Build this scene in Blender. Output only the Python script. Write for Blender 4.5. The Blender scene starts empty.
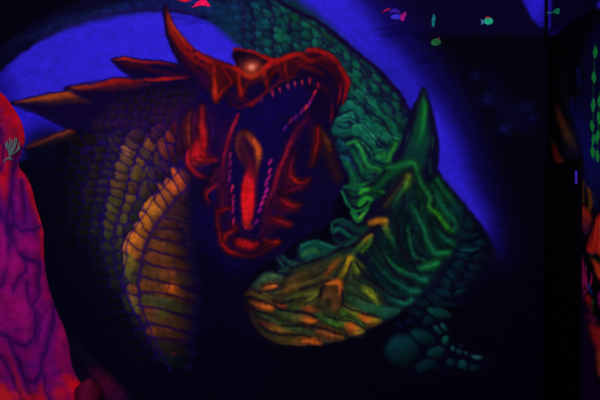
import bpy, bmesh, math, random
import numpy as np
from mathutils import Vector
from mathutils.geometry import delaunay_2d_cdt

random.seed(4); rng = np.random.default_rng(4)
C = bpy.context.scene.collection
D = 3.94                 # camera to back wall, metres
F = 583.33               # focal length in photo pixels
EYE = 1.55               # camera height
XR = 247.0*D/F           # right hand wall plane
S = 2                    # paint resolution: cells per photo pixel
W, H = 600, 400

# ------------------------------------------------------------------ painter
class Canvas:
    def __init__(self, base):
        self.a = np.zeros((H*S, W*S, 3), np.float32); self.a[:] = base
def smooth(pts, n=8, closed=False):
    P = [np.array(p, float) for p in pts]
    if len(P) < 3: 
        return np.array([P[0] + (P[-1]-P[0])*t for t in np.linspace(0, 1, n+1)])
    out = []; m = len(P)
    rngs = range(m) if closed else range(m-1)
    for i in rngs:
        if closed: p0, p1, p2, p3 = P[i-1], P[i], P[(i+1) % m], P[(i+2) % m]
        else: p0, p1, p2, p3 = P[max(i-1, 0)], P[i], P[i+1], P[min(i+2, m-1)]
        for k in range(n):
            t = k/n
            out.append(.5*((2*p1)+(-p0+p2)*t+(2*p0-5*p1+4*p2-p3)*t*t+(-p0+3*p1-3*p2+p3)*t**3))
    if not closed: out.append(P[-1])
    return np.array(out)
def box(x0, y0, x1, y1):
    a = max(int(x0*S), 0); b = min(int(x1*S)+2, W*S); c = max(int(y0*S), 0); d = min(int(y1*S)+2, H*S)
    if a >= b or c >= d: return None
    X, Y = np.meshgrid((np.arange(a, b)+.5)/S, (np.arange(c, d)+.5)/S)
    return a, b, c, d, X, Y
def blend(cv, r, col, al):
    a, b, c, d = r
    v = cv.a[c:d, a:b]; al = al[..., None]
    v[:] = v*(1-al) + np.asarray(col, np.float32)*al
def inside(P, X, Y):
    m = np.zeros(X.shape, bool); n = len(P)
    for i in range(n):
        x1, y1 = P[i]; x2, y2 = P[(i+1) % n]
        if y1 == y2: continue
        k = ((Y >= min(y1, y2)) & (Y < max(y1, y2)))
        if not k.any(): continue
        m ^= k & (X < x1 + (Y-y1)*(x2-x1)/(y2-y1))
    return m
def gblur(m, s):
    s *= S
    if s < .3: return m
    r = int(s*2.5)+1; k = np.exp(-.5*(np.arange(-r, r+1)/s)**2); k /= k.sum()
    m = np.apply_along_axis(lambda v: np.convolve(np.pad(v, r, 'edge'), k, 'valid'), 0, m)
    return np.apply_along_axis(lambda v: np.convolve(np.pad(v, r, 'edge'), k, 'valid'), 1, m)
def fill(cv, pts, col, blur=.6, alpha=1, n=6, col2=None, axis=None):
    """soft polygon; col2/axis = gradient from (x0,y0) to (x1,y1)"""
    P = smooth(pts, n, True) if n > 1 else np.array(pts, float); pad = blur*3+1
    r = box(P[:, 0].min()-pad, P[:, 1].min()-pad, P[:, 0].max()+pad, P[:, 1].max()+pad)
    if r is None: return
    a, b, c, d, X, Y = r
    m = gblur(inside(P, X, Y).astype(np.float32), blur)*alpha
    if col2 is not None:
        (x0, y0), (x1, y1) = axis; L = (x1-x0)**2+(y1-y0)**2
        t = np.clip(((X-x0)*(x1-x0)+(Y-y0)*(y1-y0))/L, 0, 1)[..., None]
        col = np.array(col)*(1-t)+np.array(col2)*t
    blend(cv, (a, b, c, d), col, m)
def stroke(cv, pts, w, col, blur=.8, alpha=1, n=5, cap=1):
    """w: width or list of widths along it; col: colour or list of colours"""
    P = smooth(pts, n); m = len(P)
    ws = np.interp(np.linspace(0, 1, m), np.linspace(0, 1, len(w)), w) if hasattr(w, '__len__') else np.full(m, float(w))
    cs = np.array(col, float)
    if cs.ndim == 1: cs = cs[None]
    tt = np.linspace(0, 1, m); cc = np.stack([np.interp(tt, np.linspace(0, 1, len(cs)), cs[:, k]) for k in range(3)], 1)
    pad = ws.max()/2+blur+1
    r = box(P[:, 0].min()-pad, P[:, 1].min()-pad, P[:, 0].max()+pad, P[:, 1].max()+pad)
    if r is None: return
    a, b, c, d, X, Y = r
    best = np.full(X.shape, -1e9); bc = np.zeros(X.shape+(3,))
    for i in range(m-1):
        p, q = P[i], P[i+1]; v = q-p; L = max((v*v).sum(), 1e-6)
        t = np.clip(((X-p[0])*v[0]+(Y-p[1])*v[1])/L, 0, 1)
        dd = np.hypot(X-p[0]-t*v[0], Y-p[1]-t*v[1])
        s = (ws[i]+(ws[i+1]-ws[i])*t)/2 - dd
        k = s > best
        best = np.where(k, s, best)
        bc[k] = (cc[i]+(cc[i+1]-cc[i])*t[..., None])[k]
    al = np.clip((best+blur)/(2*blur), 0, 1); al = al*al*(3-2*al)*alpha
    blend(cv, (a, b, c, d), bc, al)
def blob(cv, x, y, rx, ry, ang, col, alpha=1, hard=1.0):
    R = max(rx, ry)*2.2
    r = box(x-R, y-R, x+R, y+R)
    if r is None: return
    a, b, c, d, X, Y = r
    t = math.radians(ang); u = (X-x)*math.cos(t)+(Y-y)*math.sin(t); v = -(X-x)*math.sin(t)+(Y-y)*math.cos(t)
    q = (u/rx)**2+(v/ry)**2
    blend(cv, (a, b, c, d), col, np.exp(-q**hard)*alpha)
def cells(cv, poly, seeds, seam, sw, alpha=.95, reach=2.0, light=.22, pb=2.0, seam_a=.9):
    """packed scales: every point takes the colour of its nearest seed, seams run between them"""
    P = smooth(poly, 4, True); r = box(P[:, 0].min()-4, P[:, 1].min()-4, P[:, 0].max()+4, P[:, 1].max()+4)
    a, b, c, d, X, Y = r
    m = gblur(inside(P, X, Y).astype(np.float32), pb)
    wx = X+.9*np.sin(Y*.31+1.3*np.sin(X*.13)); wy = Y+.7*np.sin(X*.37+1.1*np.sin(Y*.17))
    q1 = np.full(X.shape, 1e9); q2 = q1.copy(); col = np.zeros(X.shape+(3,)); rad = np.ones(X.shape); sh = np.zeros(X.shape)
    for (x, y, rx, ry, ang, cc) in seeds:
        t = math.radians(ang); u = ((wx-x)*math.cos(t)+(wy-y)*math.sin(t))/rx; v = (-(wx-x)*math.sin(t)+(wy-y)*math.cos(t))/ry
        q = np.sqrt(u*u+v*v); k = q < q1
        q2 = np.where(k, q1, np.minimum(q2, q)); q1 = np.where(k, q, q1)
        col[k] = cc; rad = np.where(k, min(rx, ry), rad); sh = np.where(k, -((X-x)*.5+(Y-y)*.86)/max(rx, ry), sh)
    e = (q2-q1)*rad
    al = m*alpha*np.clip((reach-q1)/.5, 0, 1)
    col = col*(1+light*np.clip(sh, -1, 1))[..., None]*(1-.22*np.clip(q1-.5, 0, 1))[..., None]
    l = (np.exp(-(e/sw)**2)*seam_a)[..., None]
    blend(cv, (a, b, c, d), col*(1-l)+np.array(seam)*l, al)
def dim(c, f):
    c = np.array(c, float); return c*f
def under(cv, items, k, grow, f, blur, alpha):
    for P, w, c in items:
        w = np.array(w, float) if hasattr(w, '__len__') else w
        stroke(cv, P, w*k+grow, dim(c, f), blur, alpha)
def vnoise(sx, sy, seed):
    g = np.random.default_rng(seed).random((int(H/sy)+3, int(W/sx)+3))
    y = np.arange(H*S)/S/sy; x = np.arange(W*S)/S/sx
    yi = y.astype(int); xi = x.astype(int); fy = (y-yi)[:, None]; fx = (x-xi)[None]
    fy = fy*fy*(3-2*fy); fx = fx*fx*(3-2*fx)
    return (g[yi][:, xi]*(1-fy)*(1-fx)+g[yi][:, xi+1]*(1-fy)*fx+g[yi+1][:, xi]*fy*(1-fx)+g[yi+1][:, xi+1]*fy*fx)

wall = Canvas((3, 1, 17)); A = wall
# ---------------------------------------------------------------- backdrop
BLUE = (44, 31, 208)
stroke(A, [(400, -8), (470, -5), (545, -5)], 84, (9, 2, 40), 8)
fill(A, [(430, 38), (552, 38), (552, 52), (430, 52)], (3, 1, 13), 2.5, 1, 1)
stroke(A, [(285, -28), (345, 10), (400, 62), (442, 118), (470, 180), (494, 232), (503, 262)], [72, 78, 64, 54, 46, 30, 14], [(17, 8, 100), (17, 8, 100), (15, 7, 95), (14, 7, 90), (13, 5, 80), (9, 3, 50)], 22, .9)
stroke(A, [(270, -18), (330, 12), (372, 52), (405, 92), (440, 135), (458, 185), (480, 222), (496, 250)], [58, 58, 40, 44, 30, 30, 24, 6], [BLUE, BLUE, (38, 27, 190), (34, 24, 175), (38, 26, 190), (42, 29, 205), (36, 25, 180), (18, 10, 90)], 13)
stroke(A, [(436, 120), (440, 150), (446, 180), (466, 205), (484, 230)], [8, 14, 16, 14, 4], (47, 33, 214), 8, .9)
fill(A, [(-12, 66), (0, 69), (25, 50), (45, 38), (70, 26), (100, 17), (130, 12), (150, 10.5), (175, 12), (200, 17), (220, 26), (237, 38), (247, 50), (235, 70), (200, 90), (60, 150), (0, 160), (-10, 120)], (46, 33, 214), 1.2)
fill(A, [(-12, 60), (4, 66), (14, 84), (16, 110), (20, 150), (-10, 150)], (24, 12, 140), 6, .8)  # dark vignette put into the blue towards the left edge
fill(A, [(10, 104), (70, 128), (24, 148), (12, 150)], (38, 24, 205), 1.0, 1, 1)
fill(A, [(522, -2), (545.5, -2), (545.5, 24), (541, 29), (532, 19), (526, 8)], (42, 29, 215), 1.4, 1, 1, (28, 18, 150), ((535, 10), (543, 28)))
# faint weeds on the dark rock right of the dragons
def fan(cv, x, y, r, n, a0, a1, col, w=.8, alpha=.8, seed=1):
    q = random.Random(seed)
    for k in range(n):
        a = math.radians(a0+(a1-a0)*k/max(n-1, 1)+q.uniform(-6, 6)); L = r*q.uniform(.7, 1.05)
        stroke(cv, [(x, y), (x+.5*L*math.cos(a)+q.uniform(-1, 1), y-.5*L*math.sin(a)), (x+L*math.cos(a), y-L*math.sin(a))], [w*1.2, w*.5], col, .8, alpha, 3)
stroke(A, [(490, 75), (505, 110), (528, 128)], [6, 20, 10], (8, 5, 44), 9, .8)
WEED = [(487, 104, 13, 7, 20, 165), (504, 133, 12, 7, 15, 160), (526, 112, 13, 6, 60, 150), (533, 122, 9, 5, 30, 100), (475, 80, 9, 5, 20, 160)]
for i, (x, y, r, n, a0, a1) in enumerate(WEED):
    blob(A, x, y-4, r*.55, r*.5, 0, (9, 10, 66), .7)
    fan(A, x, y-3, r*.8, n+2, a0-60, a1+60, (15, 24, 86) if i < 2 else (11, 12, 56), .9, .6, i)

# ------------------------------------------------------------ green dragon
INK = (10, 3, 42)
TAIL = [(-8, 78), (-8, 52), (10, 40), (28, 26), (50, 13), (76, 3), (95, -6), (160, -8), (225, -8), (262, -8), (276, -1), (290, 7), (306, 15), (325, 26), (345, 42), (360, 55), (375, 67), (386, 78), (396, 90), (405, 103), (412, 114), (408, 140), (396, 160), (372, 186), (358, 190), (349, 178), (338, 155), (330, 135), (334, 110), (346, 88), (336, 62), (310, 60), (275, 70), (249, 56), (243, 46), (235, 37), (220, 26), (200, 17), (175, 12), (150, 10.5), (130, 12), (100, 17), (70, 26), (45, 38), (25, 50), (8, 63)]
fill(A, TAIL, (9, 5, 40), .8, 1, 4)
stroke(A, [(0, 66), (20, 46), (50, 29), (90, 16), (140, 6), (185, 4), (215, 12), (242, 30), (262, 46)], [6, 8, 11, 12, 13, 14, 22, 30, 24], [(3, 3, 26), (6, 8, 46), (12, 17, 64), (14, 22, 72), (15, 20, 80), (15, 25, 84), (13, 38, 80), (11, 38, 66), (8, 26, 54)], 5)
stroke(A, [(40, 40), (75, 24), (110, 14), (150, 8.5), (180, 10.5), (205, 17)], 2.2, (36, 10, 92), 1.6, .7)
for k in range(46):
    t = k/45; x = 22+t*215; y = 44-50*math.sin(min(t*1.75, 1.45))+ (max(t-.72, 0)**2)*330
    x += random.uniform(-3, 3); y += random.uniform(-5, 3)
    stroke(A, [(x, y), (x+5, y-3+5*t)], [1, .6], (26, 46, 92) if k % 3 else (14, 52, 92), 1.2, .45, 2)
stroke(A, [(250, 12), (285, 22), (325, 46), (352, 78), (368, 108), (380, 140), (376, 165)], [46, 52, 34, 26, 54, 50, 40], [(10, 44, 72), (8, 40, 56), (9, 38, 50), (8, 46, 52), (8, 52, 52), (8, 50, 48), (8, 48, 42)], 7)
T1 = (12, 96, 78); T2 = (18, 120, 92)
NECK = [(232, -4), (262, -8), (290, 8), (325, 27), (360, 56), (386, 79), (402, 104), (404, 128), (392, 120), (372, 112), (352, 102), (345, 90), (346, 76), (330, 56), (300, 50), (276, 60), (250, 50), (238, 30)]
qn = random.Random(12); sd = []
for i in range(-3, 40):
    for j in range(-16, 18):
        u = i*13.0+(j % 2)*6.5; v = j*7.4                 # u runs along the neck
        x = 246+u*.78-v*.60+qn.uniform(-1.6, 1.6); y = -2+u*.60+v*.78+qn.uniform(-1.4, 1.4)
        if 225 < x < 412 and -10 < y < 132:
            g_ = qn.random()**1.7; t_ = min(max((x-235)/60, 0), 1)
            lo = np.array((12, 30, 66))*(1-t_)+np.array((8, 46, 52))*t_; hi = np.array((14, 58, 88))*(1-t_)+np.array((15, 100, 72))*t_
            sd.append((x, y, 9*qn.uniform(.8, 1.25), 4.8*qn.uniform(.85, 1.2), 44+qn.uniform(-8, 8), tuple(lo+(hi-lo)*g_)))
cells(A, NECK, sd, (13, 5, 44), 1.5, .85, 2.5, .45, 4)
for (x, y, rx, ry, a, c) in [(258, 7, 5, 3.5, 40, (13, 84, 90)), (262, 22, 4, 7, -8, (10, 70, 78)), (265, 42, 6, 4, 50, (9, 76, 70)), (281, 22, 7, 2.2, 52, (14, 84, 72)), (281, 36, 5.5, 9, -18, (12, 98, 62)), (283, 8, 8, 3.5, 35, (14, 92, 76)), (295, 18, 6, 4, 30, (14, 94, 44)), (248, 16, 3, 8, -15, (10, 48, 84)), (236, 12, 3, 8, -20, (12, 44, 86)), (297, 40, 5, 3, 50, (10, 66, 58)),
        (309, 24, 7, 4.5, 30, (13, 92, 56)), (306, 33, 5, 3, 35, (10, 76, 54)), (320, 34, 6, 3, 40, (9, 66, 58)), (327, 37, 8, 1.6, 45, (34, 84, 20)), (338, 44, 7, 3, 45, (8, 62, 58)), (347, 54, 6, 2.2, 55, (16, 86, 66)), (356, 63, 5, 3, 55, (10, 84, 56)), (354, 78, 9, 3.2, 55, (15, 102, 70)), (364, 88, 6, 3, 50, T1), (373, 86, 7, 2.2, 52, (16, 104, 72)), (362, 96, 4.5, 6, -40, (18, 108, 82)), (375, 104, 5, 7.5, -32, T1), (372, 70, 6, 2, 50, (14, 60, 58)), (387, 112, 4, 6, -30, (14, 86, 62)), (384, 92, 6, 2, 52, (12, 70, 60)), (395, 105, 7, 2.5, 58, (12, 76, 50)), (400, 122, 7, 3, 70, (14, 80, 44)), (343, 62, 4, 2, 70, (8, 60, 56))]:
    blob(A, x, y, rx*.95, ry*.95, a, c, .7, 1.3)
for P in ([(268, 2), (274, 16), (272, 32), (278, 50)], [(288, 14), (292, 30), (300, 44)], [(300, 18), (318, 30), (335, 50), (352, 72)], [(252, 14), (256, 30), (252, 44)], [(360, 70), (368, 84), (366, 98), (378, 112)], [(378, 84), (386, 98), (396, 114)], [(244, 2), (246, 20), (240, 32)], [(318, 22), (336, 38), (356, 58), (372, 78), (392, 100)]):
    stroke(A, P, 1.8, (26, 4, 52), 1.3, .75)
stroke(A, [(274, -2), (290, 7.5), (306, 15.5), (325, 26.5), (345, 42.5), (360, 55.5), (375, 67.5), (386, 78.5), (396, 90.5), (405, 103.5), (411, 112)], 4, (16, 3, 46), 1.2)
# wrinkled cheek
for (P, w, c) in [([(341, 112), (346, 106), (353, 105), (360, 111), (361, 117)], 8, (10, 92, 78)), ([(336, 120), (344, 118), (353, 116)], 5, T2), ([(337, 130), (346, 133), (356, 128), (366, 134), (373, 143)], 10, (12, 92, 76)), ([(366, 118), (376, 123), (382, 131), (393, 138)], 8, (12, 90, 72)),
        ([(388, 122), (394, 132), (400, 138)], 5, (12, 84, 60)), ([(372, 100), (378, 108)], 6, T1), ([(340, 146), (348, 150), (356, 158)], 9, (8, 56, 66)), ([(374, 152), (384, 156), (390, 162)], 13, (12, 84, 58)), ([(352, 172), (362, 178), (372, 178)], 10, (10, 68, 54)), ([(345, 158), (352, 166)], 7, (8, 50, 70))]:
    stroke(A, P, w+1.5, dim(c, .9), 3.0, .9)
for (P, w) in [([(338, 115.5), (346, 112), (353, 113), (358, 118), (364, 120)], 2), ([(346, 124), (354, 121), (362, 124), (370, 130), (377, 138), (386, 146)], 3), ([(364, 106), (370, 114), (380, 118), (386, 127), (396, 141)], 2.4), ([(344, 140), (352, 138), (360, 141), (366, 150), (370, 158)], 2.6), ([(378, 146), (386, 150), (393, 152)], 2.5), ([(343, 152), (349, 160), (356, 166)], 2), ([(360, 160), (368, 172), (377, 176), (372, 180), (362, 182)], 2.6)]:
    stroke(A, P, w, (13, 6, 46), 1.4, .9)
for (P, w, c) in [([(338, 118.5), (344, 117), (352, 113.5)], 1.8, (28, 130, 100)), ([(354, 127), (357, 125.5), (362, 129), (368, 134), (373, 140), (374, 143)], 2.4, (28, 138, 92)), ([(344, 103), (351, 104), (359, 111)], 1.5, (22, 112, 92)), ([(366, 116), (377, 122), (383, 132), (396, 138.5)], 1.5, (22, 118, 82)), ([(372, 101), (379, 111)], 1.8, T2), ([(347, 144), (354, 142), (360, 148), (363, 155), (368, 165), (378, 169.5), (380.5, 174), (376, 181), (366, 186)], 2.8, (30, 138, 62)), ([(396, 142), (392, 152), (388, 164)], [4, 3, 2], (32, 130, 38)), ([(342, 157), (346, 157.5), (349, 161)], 1.6, (28, 104, 120)), ([(347, 163), (353, 176), (357, 186)], 2, (16, 104, 56)), ([(350, 186), (366, 184)], 3, (16, 110, 48))]:
    under(A, [(P, w, c)], 1, 2.4, .72, 2.4, .6); stroke(A, P, np.array(w)*.8, c, 1.4, .75)

for (P, w, c) in [([(352, 92), (358, 96), (360, 104)], 3, (18, 104, 80)), ([(340, 124), (350, 127), (358, 134), (366, 140), (372, 148)], [3, 5, 5, 4, 2], (14, 98, 76)), ([(360, 120), (370, 126), (376, 134), (388, 140)], [2, 4, 4, 2], (14, 96, 70)), ([(376, 112), (386, 118), (396, 130)], [2, 4, 2], (13, 88, 60)), ([(352, 150), (358, 160), (364, 170), (372, 172)], [2, 4, 5, 3], (14, 92, 52)), ([(380, 156), (390, 154)], [5, 2], (24, 112, 40)), ([(338, 140), (346, 148)], [2, 4, 2], (12, 66, 78)), ([(352, 184), (348, 172), (343, 160)], [3, 4, 2], (12, 82, 54))]:
    stroke(A, P, w, c, 2.2, .85)
for (P, w) in [([(338, 112), (343, 118), (352, 119.5), (358, 123)], 1.6), ([(338, 126), (346, 128), (356, 123), (364, 128), (372, 136), (378, 146)], 1.8), ([(344, 139), (352, 136), (362, 139), (370, 147), (374, 156)], 1.8), ([(366, 112), (372, 120), (382, 124), (390, 134), (398, 142)], 1.6), ([(378, 104), (384, 112), (394, 120), (402, 130)], 1.6), ([(355, 96), (364, 108), (366, 116)], 1.6), ([(370, 92), (380, 102)], 1.6), ([(346, 150), (354, 162), (360, 176), (366, 180)], 1.8), ([(374, 160), (384, 164), (396, 160)], 1.6), ([(340, 100), (350, 100), (360, 106)], 1.6)]:
    stroke(A, P, w, (11, 5, 40), 1.2, .85)
for (P, w, c) in [([(341, 121.5), (348, 119.5), (356, 122.5)], 1.3, (30, 136, 104)), ([(362, 125), (369, 130.5), (376, 138.5)], 1.3, (26, 126, 88)), ([(354, 138.5), (362, 142), (368, 150)], 1.3, (36, 140, 66)), ([(384, 127), (391, 136), (398, 139)], 1.3, (24, 120, 76)), ([(347, 105), (353, 103.5), (360, 108)], 1.3, (28, 124, 96)), ([(372, 152), (380, 149), (390, 151)], 1.2, (20, 112, 66)), ([(366, 96.5), (370, 103), (378, 108)], 1.2, (24, 124, 90)), ([(360, 87), (366, 92)], 1.2, (26, 124, 86))]:
    stroke(A, P, w, c, 1.1, .85)

for P, c in (([(343, 103), (350, 101.5), (358, 106)], (20, 120, 90)), ([(353, 126), (360, 125), (368, 130), (375, 139)], (34, 150, 96)), ([(348, 143), (355, 141), (361, 148), (366, 157)], (44, 156, 64)), ([(336, 119), (344, 116), (352, 113)], (34, 140, 108))): stroke(A, P, 1.5, c, 1.1, .8)
# head crest horn of the green dragon
HORN = [(391, 160), (400, 144), (410, 114), (417, 98), (424, 86.5), (431, 104), (436, 126), (439.5, 150), (438, 168), (442, 180), (434, 192), (415, 178), (402, 166)]
fill(A, HORN, (11, 6, 40), .8, 1, 4)
stroke(A, [(424, 92), (422, 115), (420, 140), (414, 160)], [2, 10, 20, 24], [(12, 40, 36), (10, 70, 42), (9, 58, 46), (8, 44, 46)], 4)
stroke(A, [(424, 98), (425, 112), (422, 132), (417, 148)], [1.5, 4.5, 4, 2], [(16, 90, 40), (18, 132, 44), (14, 105, 48), (10, 70, 48)], 2.6)
stroke(A, [(432, 135), (433, 150)], [.6, 1.6, .6], (20, 76, 60), .9, .8)
stroke(A, [(409, 132), (405, 143)], [.6, 1.8, .6], (36, 60, 66), .9, .8)
stroke(A, [(430, 160), (430, 175)], 3, (10, 62, 42), 2, .7)

# green head: brow, cheek frill, snout
HEAD = [(388, 166), (400, 165), (413, 161), (420, 168), (430, 176), (441, 178), (452, 189), (466, 205), (478, 220), (490, 238), (496, 256), (490, 275), (476, 290), (458, 306), (440, 300), (424, 296), (412, 306), (398, 314), (384, 322), (366, 332), (344, 340), (318, 345), (296, 346.5), (276, 343), (260, 334), (250, 321), (244.5, 306), (246, 294), (251, 285), (260, 276), (267, 271), (277, 270), (274, 258), (280, 253.5), (290, 259), (297, 255), (298, 247), (304, 241), (316, 239.5), (334, 244), (331, 232), (332, 223), (338, 218), (348, 219), (354, 214), (346, 202), (339, 187), (348, 186), (358, 188), (372, 182)]
fill(A, HEAD, (10, 7, 36), .8, 1, 4)
fill(A, [(425, 178), (446, 186), (474, 220), (490, 245), (482, 290), (455, 300), (440, 270), (456, 240), (440, 210)], (4, 3, 26), 4, .9)
stroke(A, [(340, 187.5), (347, 187), (356, 189), (362, 188)], 3, (14, 92, 58), 1.3)
stroke(A, [(340, 189), (345, 199), (352, 209), (358, 217)], 2.6, (16, 104, 66), 1.2)
fill(A, [(345, 191), (360, 192), (372, 188), (384, 192), (376, 198), (370, 206), (362, 214), (354, 206)], (10, 62, 40), 2)
for (P, w, c) in [([(357, 196), (364, 190), (373, 189.5), (384, 192.5)], [2, 4, 4, 1], (36, 140, 40)), ([(360, 204), (366, 197), (370, 200)], 5, (30, 134, 46)), ([(354, 211), (362, 209), (369, 204)], 2.5, (24, 110, 40)), ([(351, 212), (358, 221), (364, 214), (368, 208)], [2, 5, 4, 2], (24, 118, 52)), ([(359, 219), (364, 214)], 2, (84, 136, 30))]:
    stroke(A, P, w, c, 1.3)
stroke(A, [(352, 206), (360, 208), (368, 202)], 2.4, (9, 6, 30), .9)
stroke(A, [(346, 192), (352, 198), (358, 196)], 3.5, (9, 12, 36), 1.4)
blob(A, 369, 194, 2.2, 1.2, -20, (10, 14, 22), .9)
fill(A, [(398, 172), (424, 186), (444, 190), (462, 212), (462, 236), (444, 264), (424, 290), (404, 306), (380, 296), (366, 270), (372, 246), (388, 222)], (7, 36, 38), 5, .9)
GH = [([(375, 190), (386, 178), (398, 169)], 6, (10, 66, 42)), ([(388, 167.5), (398, 166), (412, 163), (416, 168), (417, 176)], [3, 4, 5, 4, 2], [(18, 100, 56), (16, 104, 56), (22, 112, 56), (20, 104, 50), (12, 60, 40)]), ([(417, 172), (423, 187), (430, 198), (429, 207), (438, 215), (446, 226), (455, 232)], [2, 2.6, 3, 2.4, 2.6, 3, 2], [(14, 70, 44), (22, 104, 50), (24, 108, 50), (40, 128, 44), (46, 142, 26), (40, 140, 34), (16, 90, 50)]),
        ([(385, 206), (396, 190), (405, 178)], [2, 5, 3], (48, 44, 34)), ([(393, 206), (401, 192), (407, 184), (408, 175.5)], [1, 4, 5, 2.5], [(14, 70, 56), (30, 88, 48), (66, 116, 36), (120, 136, 34)]),
        ([(437, 180), (445, 192), (455, 204), (462, 216)], [3, 3, 2.4, 1.4], (14, 92, 52)), ([(436, 196), (444, 208), (450, 216), (455, 222), (455, 230)], [3, 6, 6, 5, 3], (15, 88, 58)), ([(432, 186), (440, 196)], 5, (10, 66, 44)), ([(418, 190), (422, 204), (420, 214)], [2, 5, 2], (12, 52, 38)),
        ([(412, 206), (418, 216), (423, 227), (427, 240), (436, 252), (447, 252.5)], [2, 3, 3.4, 3.6, 5.5, 3.5], [(16, 80, 60), (20, 104, 66), (18, 110, 66), (14, 96, 60), (18, 118, 68), (20, 126, 66)]),
        ([(438, 231), (444, 238.5), (454, 243.5)], [2, 3.6, 2.4], (12, 92, 62)), ([(434, 222), (438, 236), (446, 246)], 4, (8, 40, 40)), ([(408, 228), (411, 247), (416, 258), (424, 260)], [1, 2.6, 2, 1], (18, 86, 58)), ([(402, 216), (400, 236), (404, 252)], 7, (6, 30, 38)), ([(414, 236), (420, 250)], 6, (8, 38, 42)),
        ([(418, 268.5), (428, 266.5), (438, 263)], [2, 6.5, 3.5], [(14, 80, 56), (24, 128, 66), (24, 134, 66)]), ([(377, 246), (386, 257), (396, 267), (409, 274), (426, 279.5)], [1.5, 3.4, 3, 4, 5], [(12, 60, 46), (18, 100, 54), (22, 106, 60), (14, 88, 62), (16, 98, 76)]),
        ([(368, 252), (378, 266), (394, 281), (408, 290), (418, 291)], [1, 3, 3, 4, 4.5], [(10, 38, 38), (12, 54, 48), (12, 76, 60), (16, 92, 76), (20, 112, 82)]), ([(382, 290), (394, 298), (404, 303), (411, 300)], [2, 4, 3, 3], (20, 108, 84)), ([(388, 250), (398, 262)], 3, (8, 36, 42)), ([(392, 238), (398, 256), (412, 270)], 5, (6, 30, 36))]
under(A, GH, 1.2, 5, .50, 3.2, .75)
for P in ([(400, 180), (404, 200), (400, 222), (404, 250), (420, 262)], [(428, 180), (434, 196), (434, 212), (446, 234), (456, 238)], [(420, 196), (418, 214), (424, 236), (434, 248), (446, 247)], [(408, 214), (414, 236), (418, 252), (430, 259)], [(374, 240), (384, 256), (398, 272), (414, 271), (430, 272)], [(366, 250), (376, 268), (394, 286), (412, 285)], [(440, 200), (450, 212), (452, 228)], [(366, 262), (376, 280), (390, 296), (406, 297)]): stroke(A, P, 2.2, (6, 5, 30), 1.8, .8)
under(A, GH, 1, 1.2, .8, 2.2, .7)
for P, w, c in GH: stroke(A, P, np.array(w)*.6, c, 1.5, .8)
for P, w, c in [([(452, 200), (462, 214), (470, 230)], [4, 8, 5], (7, 34, 42)), ([(444, 262), (450, 276), (444, 290)], [6, 10, 6], (5, 20, 36)), ([(458, 232), (462, 246), (458, 262)], [6, 8, 6], (6, 24, 38)), ([(430, 290), (440, 298), (452, 300)], [4, 7, 4], (5, 24, 36))]: stroke(A, P, w, c, 4, .4)
# dim fin plates on the right of the head
FINS = [([(462, 236), (478, 234)], 4), ([(461, 250), (469, 250), (478, 248)], 4.6), ([(457, 253), (470, 259)], 4), ([(454, 264), (466, 273)], 4.5), ([(457, 213), (464, 226)], 3.5), ([(444, 288), (450, 295)], 5), ([(455, 294), (464, 288)], 6), ([(448, 272), (455, 281)], 5), ([(434, 303), (456, 305)], 3.5)]
COL = [(x, y, 9, 3.8, a, (6, 36, 44) if i % 2 else (6, 28, 42)) for i, (x, y, a) in enumerate([(460, 214, 60), (468, 224, 50), (468, 235, 5), (470, 248, 0), (466, 257, 15), (461, 266, 25), (456, 275, 35), (449, 285, 35), (462, 284, -20), (447, 295, 25), (458, 293, -25), (436, 300, 10), (478, 258, 0), (474, 268, 15), (470, 276, 0), (480, 244, 0), (440, 307, 12), (424, 303, 20), (414, 312, 20)])]
cells(A, [(452, 206), (466, 208), (482, 230), (486, 250), (482, 272), (466, 292), (452, 306), (430, 312), (410, 318), (414, 304), (434, 292), (444, 276), (456, 256), (460, 236)], COL, (5, 2, 26), 2.2, .75, 1.7, .7, 3)
for P, w in FINS: stroke(A, P, [w*.4, w*.7, w*.3], (7, 44, 52), 1.8, .7)
stroke(A, [(461, 249.5), (470, 250), (477, 248.5)], 2, (12, 62, 62), 1.4)
# nose lobes
stroke(A, [(332, 229), (333, 223), (339, 219.5), (348, 222), (356, 227)], [3, 2.5, 2.5, 2, 1], (12, 72, 58), 1.3)
stroke(A, [(333, 232), (340, 229), (350, 237), (356, 239)], [3, 4.5, 4, 1.5], (10, 76, 60), 1.8)
stroke(A, [(334, 238), (341, 243), (352, 241)], 2.5, (8, 46, 44), 1.6)
fill(A, [(299, 255), (300, 247), (306, 242), (316, 241), (328, 245), (336, 251), (326, 256), (314, 262), (304, 262)], (11, 62, 52), 2)
stroke(A, [(302, 246), (309, 242), (318, 242), (330, 246), (338, 251)], 2.4, (18, 96, 74), 1.3)
stroke(A, [(302, 256), (308, 251), (316, 251), (323, 256)], [3, 5, 4, 2], (34, 88, 52), 1.8)
stroke(A, [(276, 257), (281, 255), (288, 261), (296, 264), (303, 267)], [3, 4, 4, 6, 5], (18, 52, 54), 1.8)
stroke(A, [(277, 257), (281, 262), (284, 268), (280, 271)], 2, (24, 74, 66), 1.2)
fill(A, [(251, 286), (259, 278), (267, 272.5), (276, 273.5), (284, 276), (278, 282), (266, 286), (257, 290)], (46, 84, 60), 1.4)
stroke(A, [(262, 279), (270, 276), (280, 276)], 2, (66, 98, 60), 1.4)
stroke(A, [(286, 269), (302, 267), (320, 261), (340, 252), (354, 242), (364, 230)], [8, 11, 11, 12, 10, 8], (17, 38, 38), 4, .85)
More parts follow.
